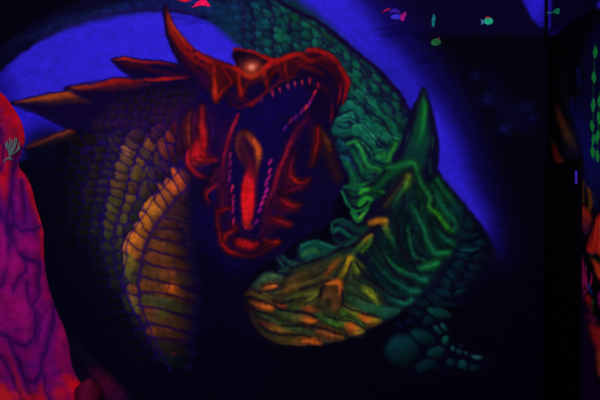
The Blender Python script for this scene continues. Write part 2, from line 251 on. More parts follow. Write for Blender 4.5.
for P, w, c in [([(284, 270), (296, 267), (310, 266)], [3, 5, 2], (34, 60, 50)), ([(318, 260), (328, 256), (338, 256)], [2, 4, 2], (24, 70, 54)), ([(290, 262), (300, 265), (312, 264)], [2, 4, 2], (28, 66, 54)), ([(336, 247), (346, 246), (356, 238)], [2, 4, 2], (14, 64, 50)), ([(352, 228), (360, 230), (368, 226)], [3, 5, 3], (12, 52, 42)), ([(338, 222), (346, 224), (354, 230)], [3, 5, 3], (9, 50, 44))]: stroke(A, P, w, c, 2, .85)
# ochre leaf scales of the muzzle
L1 = (116, 86, 30); OR = (176, 78, 26); OL = (72, 78, 34); GY = (70, 118, 34); DK = (16, 10, 28)
leaves = [([(286, 282), (300, 275), (320, 270)], [2, 5, 2], [(60, 50, 34), (84, 58, 30), (50, 52, 34)]), ([(296, 273), (312, 268), (326, 262)], [2, 3.5, 1], (58, 54, 36)),
    ([(324, 277), (334, 265), (341, 258)], [2, 4, 2], [(120, 74, 26), (130, 66, 24), (90, 84, 30)]), ([(340, 278), (346, 269), (351, 258)], [1.6, 3.6, 3.4], [(90, 80, 24), (160, 130, 24), (192, 142, 18)]), ([(353, 260), (358, 267), (357, 276)], [3, 5, 6], [(100, 110, 28), (110, 132, 28), (50, 60, 30)]),
    ([(352, 254), (362, 243), (370, 236)], [1.5, 4, 2.6], [(40, 82, 48), (76, 102, 34), (196, 124, 26)]), ([(370, 237), (369, 244), (362, 252)], [2, 2, 1], (66, 116, 40)), ([(370, 223), (377, 221.5), (384.5, 221)], [2, 4, 2.6], [(150, 90, 24), (176, 100, 26), (196, 120, 28)]), ([(384.5, 221), (386, 229), (392, 240), (396, 250)], [3, 3, 2.4, 1], [(170, 120, 28), (80, 110, 40), (16, 88, 54), (10, 50, 44)]),
    ([(274, 293), (288, 289), (302, 284), (322, 277)], [3, 7, 6, 2], [(52, 58, 36), (110, 70, 28), (92, 72, 34), (60, 60, 34)]), ([(262, 290), (268, 287.5), (276, 286)], [2, 4.5, 2], [(90, 66, 34), (150, 72, 28), (188, 92, 34)]), ([(247, 293.5), (256, 294.5), (264, 297), (272, 300.5)], [2, 5, 4, 1], [(110, 72, 24), L1, (96, 90, 34), (70, 60, 24)]),
    ([(250, 302), (259, 304), (268, 306.5), (273.5, 307.5)], [2, 8, 7, 2.5], [(120, 60, 26), (150, 66, 22), (206, 96, 26), (210, 96, 24)]), ([(284, 303), (290, 298), (302, 295), (314, 293.5), (319, 292)], [2, 4, 5, 4, 2], [(40, 46, 36), (60, 66, 34), (70, 76, 30), (96, 96, 34), (110, 110, 36)]), ([(288, 305.5), (300, 306.5), (311, 301.5), (317, 294.5)], [2, 5, 5, 2], [(46, 60, 40), (66, 80, 34), (92, 92, 30), (100, 100, 30)]),
    ([(279, 305), (285, 305.5)], 2.6, (130, 50, 26)), ([(302, 306), (310, 309), (318, 312), (322, 318)], [2, 6, 5, 2], [(110, 50, 28), (130, 58, 28), (80, 54, 30), (50, 50, 30)]), ([(276, 311), (288, 315), (300, 318.5), (308, 321), (315, 321)], [3, 7, 7, 7, 2], [(44, 60, 40), (64, 78, 38), (92, 80, 34), (206, 96, 30), (210, 100, 30)]),
    ([(254, 312), (264, 316), (276, 321), (286, 323)], [2, 5, 5, 2], (60, 76, 42)), ([(245.5, 305), (248, 313), (254, 322)], [2.5, 4, 2], [(196, 66, 30), (140, 60, 30), (90, 66, 34)]), ([(252, 318), (261, 329), (274, 337), (290, 341), (304, 342)], [4, 7, 8, 7, 4], [(74, 62, 34), (76, 70, 32), (72, 62, 30), (86, 64, 30), (120, 66, 28)]),
    ([(266, 328), (274, 328.5), (284, 330), (296, 332)], [3, 5, 4, 1.5], [(110, 60, 30), (142, 92, 30), (120, 84, 28), (70, 66, 30)]), ([(256, 322), (264, 325), (272, 325)], 3, (110, 52, 30)), ([(298, 338), (306, 339), (313, 341), (320, 343)], [4, 6, 5, 1.5], [(90, 62, 30), (150, 72, 28), (200, 88, 28), (190, 80, 28)]), ([(284, 328), (298, 329), (312, 334)], [2, 5, 2], (56, 70, 38)),
    ([(315, 329), (324, 331.5), (334, 334.5), (342, 337)], [3, 8, 8, 2.5], [(80, 60, 34), (140, 72, 30), (116, 64, 28), (120, 70, 30)]), ([(316, 313), (328, 320), (338, 325)], [3, 6, 5], [(40, 70, 40), (54, 92, 38), (70, 122, 34)]),
    ([(322, 285), (330, 283), (338, 282), (340.5, 287), (340, 298)], [2, 4, 5, 4.5, 3], [(90, 52, 26), (170, 84, 28), (224, 104, 30), (196, 84, 28), (110, 56, 28)]), ([(324, 296), (330, 292), (336, 300), (334, 310)], [6, 9, 9, 5], (88, 56, 30)), ([(322, 303), (330, 312), (338, 314)], [5, 7, 4], (54, 50, 30)),
    ([(332, 318), (344, 323), (351, 326), (358, 330), (362, 330.5)], [3, 8, 9, 8, 2.5], [(50, 80, 36), (80, 112, 34), (212, 92, 26), (150, 110, 32), (130, 116, 32)]), ([(346, 307), (356, 312), (364, 317), (371, 320), (379, 320.5)], [3, 7, 9, 9, 2.5], [(90, 110, 34), (120, 126, 34), (206, 94, 28), (170, 110, 30), (124, 114, 36)]), ([(342, 312), (352, 319), (362, 324)], 4, (62, 96, 34)),
    ([(346, 296), (358, 302), (370, 308), (384, 312), (398, 309.5)], [4, 9, 11, 10, 3], [(30, 52, 40), (40, 76, 46), (34, 86, 58), (28, 82, 62), (22, 90, 72)]), ([(361, 288), (368, 291), (374, 297), (378, 304)], [3, 8, 7, 2], [(50, 70, 36), (112, 124, 34), (112, 122, 34), (70, 96, 36)]), ([(348, 286), (358, 292), (366, 300)], 5, (40, 62, 36)), ([(358, 276), (370, 284), (380, 292)], 5, (24, 44, 38))]
MZ = [(252, 288), (262, 282), (284, 278), (304, 270), (326, 262), (340, 254), (354, 256), (364, 266), (372, 286), (386, 304), (378, 320), (360, 331), (340, 340), (316, 344), (296, 345), (276, 341), (260, 332), (250, 318), (246, 302)]
fill(A, MZ, (58, 50, 30), 2.5, .95, 4, (40, 58, 34), ((310, 320), (366, 280)))
under(A, leaves, 1.3, 3.2, .62, 2.6, .8)
under(A, leaves, 1, 1.2, .8, 2.0, .8)
for P, w, c in leaves: stroke(A, P, np.array(w)*.75, c, 1.8, .75)
for P, w in [([(248, 297), (256, 299), (268, 303), (278, 308), (290, 311), (304, 312)], 2.2), ([(246, 304), (254, 309), (262, 313), (276, 316)], 2.0), ([(258, 323), (268, 332.5), (284, 334), (300, 335), (310, 337)], 1.8), ([(272, 301), (282, 303), (292, 301)], 1.8), ([(296, 311), (308, 314), (316, 317)], 2.2), ([(304, 326), (314, 327), (326, 329), (336, 333)], 2.0), ([(343, 290), (343, 303), (352, 309), (366, 314), (378, 318)], 2.4), ([(326, 316), (340, 320), (352, 322), (364, 328)], 1.6), ([(282, 283), (274, 290), (264, 292)], 1.4), ([(254, 290), (262, 293.5), (272, 297)], 1.6), ([(300, 290), (318, 284), (328, 280)], 1.6), ([(282, 324), (294, 326), (304, 325)], 1.4), ([(320, 296), (322, 288), (326, 284)], 3), ([(356, 262), (366, 276), (382, 288), (392, 296), (404, 299)], 3), ([(352, 262), (348, 272), (344, 281)], 1.5), ([(290, 268), (304, 264), (322, 258), (340, 250)], 2.6), ([(340, 248), (352, 246), (364, 236), (378, 226)], 3.5), ([(374, 240), (384, 256), (396, 274), (414, 284)], 3), ([(380, 206), (392, 192), (402, 178)], 2.4), ([(388, 212), (398, 226), (400, 244), (410, 262), (420, 262)], 3)]:
    stroke(A, P, w*1.05, DK, 1.4, .9)
for P, w in [([(276, 319), (290, 322), (304, 326)], 1.4), ([(300, 322), (312, 325), (318, 322)], 1.6), ([(330, 326), (342, 329), (348, 334)], 1.8), ([(318, 328), (330, 331), (344, 334), (346, 338)], 1.4), ([(362, 322), (368, 325), (372, 324)], 1.6), ([(340, 318), (348, 316), (358, 322)], 1.2), ([(258, 291), (266, 291), (276, 290), (286, 286)], 1.4), ([(262, 286), (270, 284), (280, 284)], 1.0), ([(320, 292), (314, 300), (304, 305)], 1.4), ([(290, 300), (300, 299), (308, 297)], 1.0), ([(262, 326), (270, 331), (280, 333)], 1.2), ([(252, 312), (260, 318), (270, 320)], 1.2), ([(376, 296), (384, 302), (392, 306)], 1.4), ([(358, 296), (366, 300), (372, 304)], 1.2), ([(346, 258), (340, 268), (334, 278)], 1.4), ([(326, 270), (316, 276), (306, 280)], 1.2)]:
    stroke(A, P, w, (20, 12, 26), 1.1, .8)
for P, w, c in [([(252, 303), (262, 306), (270, 308)], 1.2, (226, 112, 30)), ([(300, 319.5), (312, 321.5)], 1.4, (226, 112, 34)), ([(302, 341), (316, 342.5)], 1.4, (214, 96, 30)), ([(346, 325), (356, 329)], 1.6, (226, 104, 28)), ([(360, 316), (368, 320)], 1.6, (222, 108, 30)), ([(326, 283.5), (338, 282)], 1.4, (236, 112, 32)), ([(262, 292.5), (272, 297.5)], 1.0, (130, 110, 34)), ([(324, 333), (336, 335.5)], 1.1, (170, 90, 30)), ([(292, 345), (300, 345)], 1, (120, 90, 30)), ([(348, 258), (346, 264)], 1.2, (210, 160, 24)), ([(266, 287), (275, 286)], 1.3, (206, 96, 34)), ([(366, 291), (374, 298)], 1.6, (132, 142, 34)), ([(310, 300), (317, 294.5)], 1.2, (120, 118, 40)), ([(304, 294), (316, 292.6)], 1, (104, 100, 36))]:
    stroke(A, P, w, c, 1.0, .85)
# muzzle lower rim
stroke(A, [(246, 300), (250, 322), (262, 336.5), (280, 345), (300, 347), (322, 346), (346, 340), (368, 332), (390, 321), (410, 307)], 2.2, (5, 1, 24), 1.3, .8)
# foreclaw with big dim scales
FOOT = [(384, 342), (396, 332), (414, 324), (430, 316), (446, 318), (450, 334), (456, 346), (470, 350), (486, 356), (492, 362), (480, 371), (460, 372), (440, 372), (424, 374), (404, 372), (388, 362)]
fill(A, FOOT, (4, 3, 26), 1.5)
FS = []
for (x, y, rx, ry, a, c) in [(403, 351, 14, 13, 20, (6, 46, 50)), (423, 337.5, 11, 6, 25, (5, 44, 48)), (436, 352, 7.5, 5, -25, (7, 52, 54)), (425, 365, 9, 5, -10, (5, 40, 48)), (438, 330, 6, 2.2, 50, (14, 64, 58)), (444, 327.5, 5, 2, 65, (14, 70, 60)), (445, 341, 3, 5, -20, (14, 78, 66)), (453.5, 349, 2, 3, -10, (20, 84, 72)), (460, 352, 4, 2.2, 15, (12, 54, 54)), (467, 353.5, 3, 1.5, 30, (34, 104, 92)), (478, 357, 6, 1.6, 18, (34, 104, 94)), (487, 359, 3, 1.2, 10, (20, 54, 62)), (452, 362.5, 5, 3, 10, (7, 42, 52)), (463, 365, 6, 3.2, 30, (12, 64, 66)), (474, 367.5, 6, 3, 20, (8, 40, 56)), (461, 346, 3, 1.2, 20, (24, 34, 44)),
        (440, 313.5, 11, 3.8, 15, (8, 62, 56)), (427, 320, 6, 3.5, 20, (6, 38, 44)), (443, 294, 6, 3.5, 20, (6, 34, 40)), (420, 315, 4, 4, 0, (5, 24, 38)), (410, 322, 5, 3, 20, (6, 14, 44)), (402, 326, 5, 3, 0, (5, 12, 40))]:
    FS.append((x, y, rx*1.05, ry*1.05, a, c))
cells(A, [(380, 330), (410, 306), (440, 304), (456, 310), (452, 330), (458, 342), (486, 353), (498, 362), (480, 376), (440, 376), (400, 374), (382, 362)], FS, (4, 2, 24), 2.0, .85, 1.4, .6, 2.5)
# dim scales on the dark belly under the muzzle
q = random.Random(8)
for k in range(70):
    x = q.uniform(240, 400); y = q.uniform(352, 398)
    stroke(A, [(x-4, y), (x, y-4), (x+4, y)], .8, (8, 4, 34), 1, .5, 3)

# -------------------------------------------------------------- red dragon
BODY = [(85, 95), (100, 84), (130, 78), (180, 76), (200, 80), (212, 92), (224, 100), (246, 106), (262, 98), (290, 82), (318, 76), (345, 88), (338, 106), (330, 128), (337, 152), (349, 176), (344, 186), (336, 200), (330, 222), (300, 240), (286, 252), (274, 260), (258, 270), (246, 285), (244, 305), (252, 326), (262, 345), (250, 372), (236, 402), (60, 402), (42, 330), (40, 230), (30, 170), (48, 140), (70, 129), (86, 122)]
fill(A, BODY, (10, 2, 42), 1.0, 1, 4)
stroke(A, [(120, 95), (160, 92), (200, 95), (240, 120), (290, 110), (320, 110)], [20, 24, 24, 40, 50, 30], (14, 2, 62), 12, .8)
fill(A, [(20, 150), (90, 150), (104, 200), (100, 260), (120, 330), (150, 400), (20, 402)], (3, 2, 22), 9, .95)
fill(A, [(180, 250), (235, 262), (248, 290), (256, 345), (240, 402), (150, 402), (190, 340)], (4, 1, 26), 11, .95)
fill(A, [(140, 345), (260, 335), (260, 402), (120, 402)], (4, 1, 22), 9, .9)
stroke(A, [(200, 215), (212, 235), (232, 262)], 22, (12, 2, 62), 10, .6)
# big back spines
SP = {}
SP[0] = [(111.5, 60), (120, 57), (128, 57.5), (138, 60), (160, 61.5), (186, 66), (196, 78), (180, 84), (150, 80), (132, 76), (122, 70)]
SP[1] = [(64.5, 88.5), (76, 84.5), (92, 83), (106, 80.5), (116, 78), (132, 78), (160, 77.5), (190, 80), (196, 96), (150, 106), (120, 108), (98, 102), (82, 96)]
SP[2] = [(9.5, 103), (26, 98.5), (44, 95), (60, 92), (70, 91), (82, 95), (100, 100), (124, 108), (120, 128), (92, 134), (70, 129), (52, 121), (34, 112), (22, 107.5)]
SP[3] = [(24.5, 148), (36, 142), (50, 136), (62, 131), (70, 129), (84, 132), (96, 138), (94, 160), (70, 168), (44, 164), (30, 158)]
for k in (3, 2, 1, 0):
    fill(A, SP[k], (13, 2, 46), .9, 1, 4)
fill(A, SP[3], (7, 3, 34), .9, 1, 4)
def hl(P, w, c, b=1.3, al=1): stroke(A, P, w, c, b, al)
hl([(27, 147), (38, 142.5), (50, 138), (60, 134), (68, 131.5), (76, 133)], [2, 4, 5, 5, 5, 1], [(120, 44, 20), (150, 58, 28), (160, 64, 34), (150, 60, 34), (130, 46, 26), (60, 20, 24)], 1.4)
hl([(16, 102), (30, 100), (46, 98), (60, 95.5), (70, 94), (80, 97)], [1.5, 3, 5, 7, 7, 1], [(140, 54, 24), (164, 68, 24), (180, 72, 22), (180, 70, 22), (150, 56, 22), (70, 22, 26)], 1.9)
hl([(72, 87.5), (82, 87), (94, 86), (104, 84), (114, 81.5), (126, 81), (140, 81.5)], [1.5, 3.6, 4, 4.5, 7, 6, 2], [(170, 50, 20), (160, 52, 24), (146, 40, 22), (150, 28, 18), (146, 20, 18), (134, 16, 20), (100, 10, 28)], 1.9)
hl([(138, 80.5), (152, 80), (164, 79), (178, 78.5), (190, 78)], [2, 2.5, 3.4, 2.6, 1], [(120, 16, 24), (160, 20, 24), (170, 22, 24), (140, 18, 26), (70, 6, 36)], 1.2)
hl([(114, 60), (122, 58.6), (132, 60), (146, 62.5), (162, 63.5), (176, 66)], [1, 3.4, 3.4, 2.4, 2.4, 1], [(120, 16, 20), (180, 40, 20), (160, 24, 20), (150, 18, 24), (120, 12, 28), (70, 6, 36)], 1.2)
hl([(124, 64), (136, 67), (150, 68)], 4, (34, 4, 34), 2)
hl([(150, 70), (170, 74), (186, 76)], 3, (70, 6, 34), 2, .6)
for P, w, c in [([(30, 101), (46, 101), (62, 99), (76, 99), (90, 102)], [2, 6, 9, 8, 2], (92, 36, 28)), ([(80, 89), (96, 88), (114, 86), (132, 85), (150, 84)], [2, 6, 9, 8, 3], (92, 16, 26)), ([(36, 145), (52, 141), (66, 136), (78, 138)], [3, 7, 7, 2], (76, 32, 26)), ([(120, 62), (134, 65), (150, 67)], [2, 5, 2], (74, 8, 28))]: stroke(A, P, w, c, 3.2, .55)
for P in ([(111, 60), (120, 56.6), (138, 59.4), (160, 61), (186, 65.5)], [(112, 61), (122, 70.5), (133, 77)], [(64, 88.5), (84, 83), (106, 79.8), (116, 77.2), (160, 76.5)], [(65, 89.5), (82, 96.5), (98, 103)], [(9, 103), (44, 94.4), (69, 90.4)], [(10, 104), (34, 112.6), (52, 121.6), (70, 129.5)], [(24, 148.4), (50, 136), (70, 128.6)]):
    hl(P, 1.2, (14, 2, 50), .8)
# faint cross-hatching of the flank
for k in range(26):
    y = 150+k*8.5; x0 = 50+max(0, (y-300))*.25
    hl([(x0+8, y+4), (x0+28, y), (x0+48, y+3)], 1, (9, 9, 40), 1.6, .6)
    hl([(x0+12, y+6), (x0+30, y+2.5)], 4, (10, 12, 30), 2.5, .35)
for x in (58, 72, 84, 95):
    hl([(x+8, 150), (x, 200), (x+2, 250), (x+16, 320), (x+36, 380)], 1.6, (10, 4, 52), 2, .6)
hl([(44, 153), (60, 156), (80, 157)], 4, (16, 16, 32), 3, .7)
# flank and throat scales -------------------------------------------------
PUR = (30, 6, 92)
SEED = []
def scale(x, y, rx, ry, a, c, al=.95):
    SEED.append((x, y, rx, ry, a, tuple(v*(.45+.5*al) for v in c))); return
    blob(A, x, y, rx, ry, a, c, al, 3)
    t = math.radians(a)
    blob(A, x+.25*rx*math.cos(t)-.2*ry*math.sin(t), y+.2*rx*math.sin(t)-.1*ry, rx*.6, ry*.55, a, tuple(min(255, v*1.18) for v in c), al*.5, 1.5)
fill(A, [(96, 140), (120, 128), (150, 122), (170, 128), (182, 150), (186, 178), (160, 205), (140, 240), (134, 300), (120, 270), (100, 240), (96, 190)], (22, 6, 74), 5, .85)
for (x, y) in [(110, 150), (108, 158), (106, 167), (104, 176), (102, 186), (101, 196), (100, 206), (99, 216), (99, 227), (100, 239), (102, 252), (104, 266)]:
    scale(x, y, 4.5, 3.2, 30, (36, 32, 40) if y < 200 else (26, 32, 30), .8)
for (x, y) in [(88, 152), (86, 162), (84, 173), (83, 185), (82, 197), (83, 210)]:
    scale(x, y, 3.5, 3.4, 10, (22, 20, 36), .6)
cola = [(129, 152), (126, 160), (123, 168), (121, 176), (119, 185), (117.5, 193.5), (116, 202), (114, 210), (112, 218), (110, 226), (108.5, 236), (109, 248), (111, 260), (114, 272), (118, 285)]
ca = [(146, 92, 40), (104, 70, 44), (104, 72, 42), (98, 66, 40), (100, 66, 36), (84, 66, 36), (80, 72, 36), (84, 74, 34), (78, 62, 34), (76, 64, 34), (58, 66, 34), (40, 48, 34), (32, 36, 32), (30, 36, 32), (26, 30, 28)]
for (p, c) in zip(cola, ca): scale(p[0], p[1], 7, 3.7, 28, c)
for (x, y, rx, ry, a, c) in [(136, 134, 6.5, 6, 20, (66, 34, 54)), (131, 144, 7.5, 3.6, 32, (84, 50, 50)), (120, 134, 5, 3, 25, (36, 24, 48)), (113, 142, 6, 3.6, 30, (64, 44, 46)), (104, 142, 4.5, 3, 30, (66, 46, 44)), (149, 144, 3.6, 7.5, -22, (140, 76, 40)), (154, 134, 5, 5.5, -25, (78, 34, 44)), (162, 127, 4, 5, -25, (76, 22, 44)), (163, 149, 3.4, 9, -14, (116, 46, 44)), (169, 138, 3, 7, -20, (124, 40, 40)), (171, 150, 3, 8, -12, (86, 24, 50)), (146, 156, 4.5, 7, -32, (76, 52, 46)), (142, 163, 6.5, 3.6, 42, (116, 74, 38)), (137, 174, 6, 8, -20, (98, 72, 34)), (149, 171, 3.2, 7.5, -22, (78, 58, 40)), (157, 162, 3.4, 9, -20, (72, 42, 44)), (158, 172, 3, 8, -25, (52, 30, 50)), (165, 166, 2.6, 8, -20, (70, 30, 50)), (144, 190, 4.4, 9, 14, (78, 54, 44)), (132.5, 187, 4, 6.5, -20, (98, 62, 36)), (130, 199, 5, 4.2, 40, (114, 80, 40)), (127, 208, 3.8, 4.6, 10, (92, 70, 34)), (123, 219, 3.4, 6.5, 16, (88, 76, 36)), (120, 231, 3.2, 6, 12, (76, 68, 34)), (138, 206, 4, 6.5, 24, (44, 44, 34)), (134, 217, 4, 6, 30, (36, 38, 34)), (128, 228, 3.6, 6, 25, (46, 42, 36)), (119, 243, 3.2, 6, 5, (62, 60, 36)), (114, 240, 3.5, 3, 30, (44, 54, 36)), (118, 257, 3.2, 6, -5, (46, 44, 38)), (121, 270, 3.2, 6, -20, (38, 40, 34)), (124, 283, 3.2, 6, -25, (40, 44, 34)), (150, 158, 3, 4, -30, (86, 52, 42)), (152, 186, 3, 7, -25, (56, 40, 46)), (128, 130, 4, 2.6, 30, (34, 20, 48)), (146, 127, 4.5, 3, 35, (44, 18, 46)), (175, 128, 3, 7, -5, (76, 14, 40)), (180, 140, 3, 10, 2, (70, 12, 44))]:
    scale(x, y, rx, ry, a, c)
BAND = [(179.5, 183, 4.2, 8.6, -33, (206, 80, 34)), (173, 189.5, 4.0, 8.8, -33, (206, 90, 36)), (166.5, 195.5, 3.4, 8, -30, (168, 84, 36)), (161, 202, 3.8, 8.2, -30, (176, 88, 30)), (153.5, 211.5, 6.6, 8.8, -30, (198, 112, 32)), (147, 221.5, 4.6, 9.4, -34, (204, 110, 28)), (140.5, 229.5, 3.8, 9, -38, (190, 106, 28)), (136.5, 240, 5, 9.6, -42, (212, 112, 30)), (133, 251.5, 5, 9.2, -46, (196, 106, 34)), (131, 264, 5, 8.8, -46, (120, 94, 32)), (130, 277, 4.4, 8.6, -44, (84, 76, 34)), (131, 289, 3.8, 8, -40, (120, 76, 32)), (134, 300, 3.6, 8.2, -30, (136, 100, 34)), (139, 311, 3.2, 7, -26, (104, 82, 34)), (129, 306, 2.4, 7, -32, (44, 46, 34)), (143, 321, 3, 7, -28, (48, 46, 30)), (137, 322, 2.6, 7, -28, (30, 30, 32)), (148, 333, 2.6, 7, -28, (26, 22, 32)), (185, 178, 3, 6, -33, (96, 34, 44)), (142, 336, 2.6, 7, -28, (20, 18, 34)), (150, 350, 2.4, 8, -28, (14, 14, 36)), (158, 364, 2.4, 8, -26, (12, 10, 34))]
fill(A, [(186, 172), (190, 190), (160, 222), (146, 252), (141, 285), (150, 325), (140, 325), (124, 290), (124, 250), (140, 215), (170, 178)], (30, 8, 76), 3, .8)
for b in BAND: scale(*b)
qs = random.Random(5)
for off, f in ((15, .9), (27, .75), (39, .6), (51, .5), (63, .4)):        # dimmer columns further round the flank
    for i in range(34):
        y = 138+i*8.4+off*.12+qs.uniform(-1, 1); bx = np.interp(y, [130, 150, 185, 220, 250, 285, 320, 360, 410], [126, 118, 108, 102, 100, 108, 124, 144, 166])
        SEED.append((bx-off+10, y, 6.0, 3.5, 20, tuple(np.array((54, 42, 46) if y < 200 else (40, 42, 36) if y < 240 else (20, 24, 30))*f*f*(1 if y < 300 else .7))))
for i in range(12):                                                        # dim rows above, running up to the horn
    for j in range(5):
        x = 100+i*8.6+j*3+qs.uniform(-1, 1); y = 124-j*8.2+i*.2-(i*.9 if i > 5 else 0)
        SEED.append((x, y, 4.8, 4.6, 35, tuple(np.array((40, 16, 50))*(1-.13*j))))
FLANK = [(60, 140), (84, 130), (100, 116), (122, 96), (160, 88), (196, 90), (190, 108), (182, 128), (186, 150), (192, 176), (186, 188), (176, 199), (166, 212), (157, 224), (150, 235), (145, 247), (142, 260), (139, 275), (138, 288), (141, 304), (148, 324), (158, 346), (176, 380), (150, 396), (104, 340), (70, 280), (56, 210)]
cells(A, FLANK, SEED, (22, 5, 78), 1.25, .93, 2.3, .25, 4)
fill(A, [(40, 150), (66, 150), (76, 220), (90, 290), (126, 350), (176, 402), (30, 402)], (3, 2, 22), 11, .8)
fill(A, [(70, 250), (96, 260), (112, 300), (130, 330), (176, 400), (60, 402)], (3, 2, 24), 9, .7)
hl([(134, 285), (136, 291)], 3, (180, 80, 30), 1.4, .7)
for (x, y) in [(133, 254), (131, 268), (136, 303)]: blob(A, x-2, y+3, 2.6, 4.5, -46, (104, 104, 30), .7, 1.5)
# wide belly plates
PL = [(160, 219, 182, 227, 4, (86, 36, 40)), (156, 229, 184, 238, 5, (96, 46, 36)), (150, 240, 190, 250, 7, (110, 58, 32)), (147, 252, 194, 265, 9, (108, 54, 32)), (144, 265, 196, 278, 10, (96, 60, 32)), (141, 279, 198, 294, 11, (112, 60, 30)), (141, 295, 196, 306, 9, (70, 66, 36)), (143, 309, 196, 321, 10, (92, 56, 34)), (148, 326, 192, 335, 8, (84, 46, 30)), (153, 339, 192, 348, 9, (40, 30, 30)), (158, 353, 190, 362, 8, (14, 22, 32)), (172, 196, 190, 204, 3, (52, 18, 44)), (166, 207, 188, 216, 4, (64, 28, 46))]
fill(A, [(184, 192), (176, 200), (160, 219), (150, 237), (144, 258), (140, 276), (140, 292), (144, 310), (151, 332), (164, 356), (184, 360), (194, 330), (197, 300), (196, 262), (190, 232), (190, 205)], (70, 40, 32), 3.5, .85, 4, (14, 4, 46), ((160, 270), (196, 276)))
for (x0, y0, x1, y1, h, c) in PL:
    h *= 1.2; c = tuple(v*.9 for v in c)
    hl([(x0+3, y0+h/2), (x0+(x1-x0)*.35, y0+h/2+(y1-y0)*.3), (x0+(x1-x0)*.7, y0+h/2+(y1-y0)*.7), (x1, y1+h/2)], [h*.8, h, h, h*.8], [c, tuple(v*.95 for v in c), tuple(v*.62 for v in c), (12, 4, 42)], 1.6, .97)
    hl([(x0+2, y0+.5), (x0+(x1-x0)*.35, y0+(y1-y0)*.25+.5), (x0+(x1-x0)*.6, y0+(y1-y0)*.55)], [1, 2, .8], [tuple(min(v*1.35, 255) for v in c), tuple(min(v*1.3, 255) for v in c), c], 1.1, .7)
for (x, y, rx, ry, c) in [(172, 289, 7, 8, (196, 82, 24)), (163, 273, 5, 5, (128, 62, 28)), (173, 272, 5, 5, (124, 52, 30)), (165, 258, 6, 3, (98, 62, 34)), (153, 302, 6, 4, (78, 66, 40)), (163, 313, 5, 4, (64, 78, 26)), (148, 308, 5, 4, (130, 54, 24)), (152, 331, 7, 4, (120, 58, 24)), (165, 301, 8, 3, (50, 66, 44)), (156, 255, 6, 3, (116, 56, 34)), (173.5, 354, 2.5, 1.5, (96, 24, 24)), (172, 288, 2, 6, (216, 96, 28)), (157, 248, 6, 2.5, (124, 60, 34))]:
    blob(A, x, y, rx, ry, 0, c, .8, 1.3)
for (x, y, l) in [(178, 246, 8), (174, 259, 8), (176, 270, 8), (169, 284, 8), (158, 282, 8)]:
    hl([(x, y-l/2), (x+.5, y+l/2)], 1.2, (34, 8, 56), 1.2, .6)
for P in ([(158, 228), (172, 229), (188, 236)], [(153, 238), (168, 240), (190, 248)], [(149, 249), (168, 255), (194, 259)], [(146, 262), (160, 267), (176, 269), (196, 272)], [(142, 276), (152, 280), (172, 284), (198, 289)], [(141, 292.5), (160, 293), (176, 297), (196, 304)], [(141, 306), (160, 309), (176, 313), (194, 317)], [(146, 324), (160, 325), (178, 330), (192, 333)], [(150, 337), (166, 338), (190, 341)], [(164, 218), (176, 220), (188, 225)]):
    hl(P, [1.8, 2.2, 2.2], [PUR, (34, 5, 46), (14, 2, 44)], 1.2, .9)
# purple seams between scales
for P, w in [([(186, 188), (176, 199), (166, 212), (157, 224), (150, 235), (145, 247), (142, 260), (139, 275), (138, 288), (141, 304), (148, 324), (158, 346), (170, 370)], 3.2), ([(184, 166), (170, 180), (156, 196), (146, 212), (136, 226), (128, 242), (126, 262), (124, 282), (134, 310), (146, 334), (160, 360)], 2.2), ([(156, 128), (148, 136), (139, 152), (133, 166), (128, 180), (125, 196), (120, 210), (114, 230), (112, 248), (118, 276), (130, 304), (144, 330)], 2.6), ([(124, 132), (121, 142), (117, 156), (110, 172), (108, 190), (104, 210), (102, 232), (106, 256)], 2.0), ([(110, 141), (122, 149), (134, 155), (146, 161), (150, 172)], 1.8), ([(146, 160), (141, 176), (137, 196), (130, 214), (124, 236), (122, 252)], 1.7), ([(139, 152), (148, 166), (154, 180), (160, 190)], 1.6), ([(155, 140), (160, 156), (168, 172)], 1.6), ([(164, 134), (168, 150), (172, 166)], 1.5), ([(146, 174), (140, 190), (138, 200)], 1.2), ([(130, 178), (138, 196), (146, 212)], 1.4), ([(166, 120), (158, 132), (150, 140)], 2.6), ([(176, 116), (166, 128), (156, 138)], 1.4), ([(110, 120), (130, 127), (150, 138)], 1.4), ([(118, 110), (140, 118), (160, 132)], 1.2)]:
    hl(P, w*.62, PUR, 1.1, .8)
for k in range(20):                                   # fine strokes above the throat
    x = 118+k*3.6; y = 116-k*.9+ (k % 3)*2
    hl([(x, y), (x+4, y+6)], 1, (38, 10, 44), 1.2, .5, )
for k in range(16):
    x = 160+k*3; hl([(x, 108-abs(k-8)*.3), (x-6, 122+k*.4)], 1.2, (52, 6, 46), 1.3, .5)

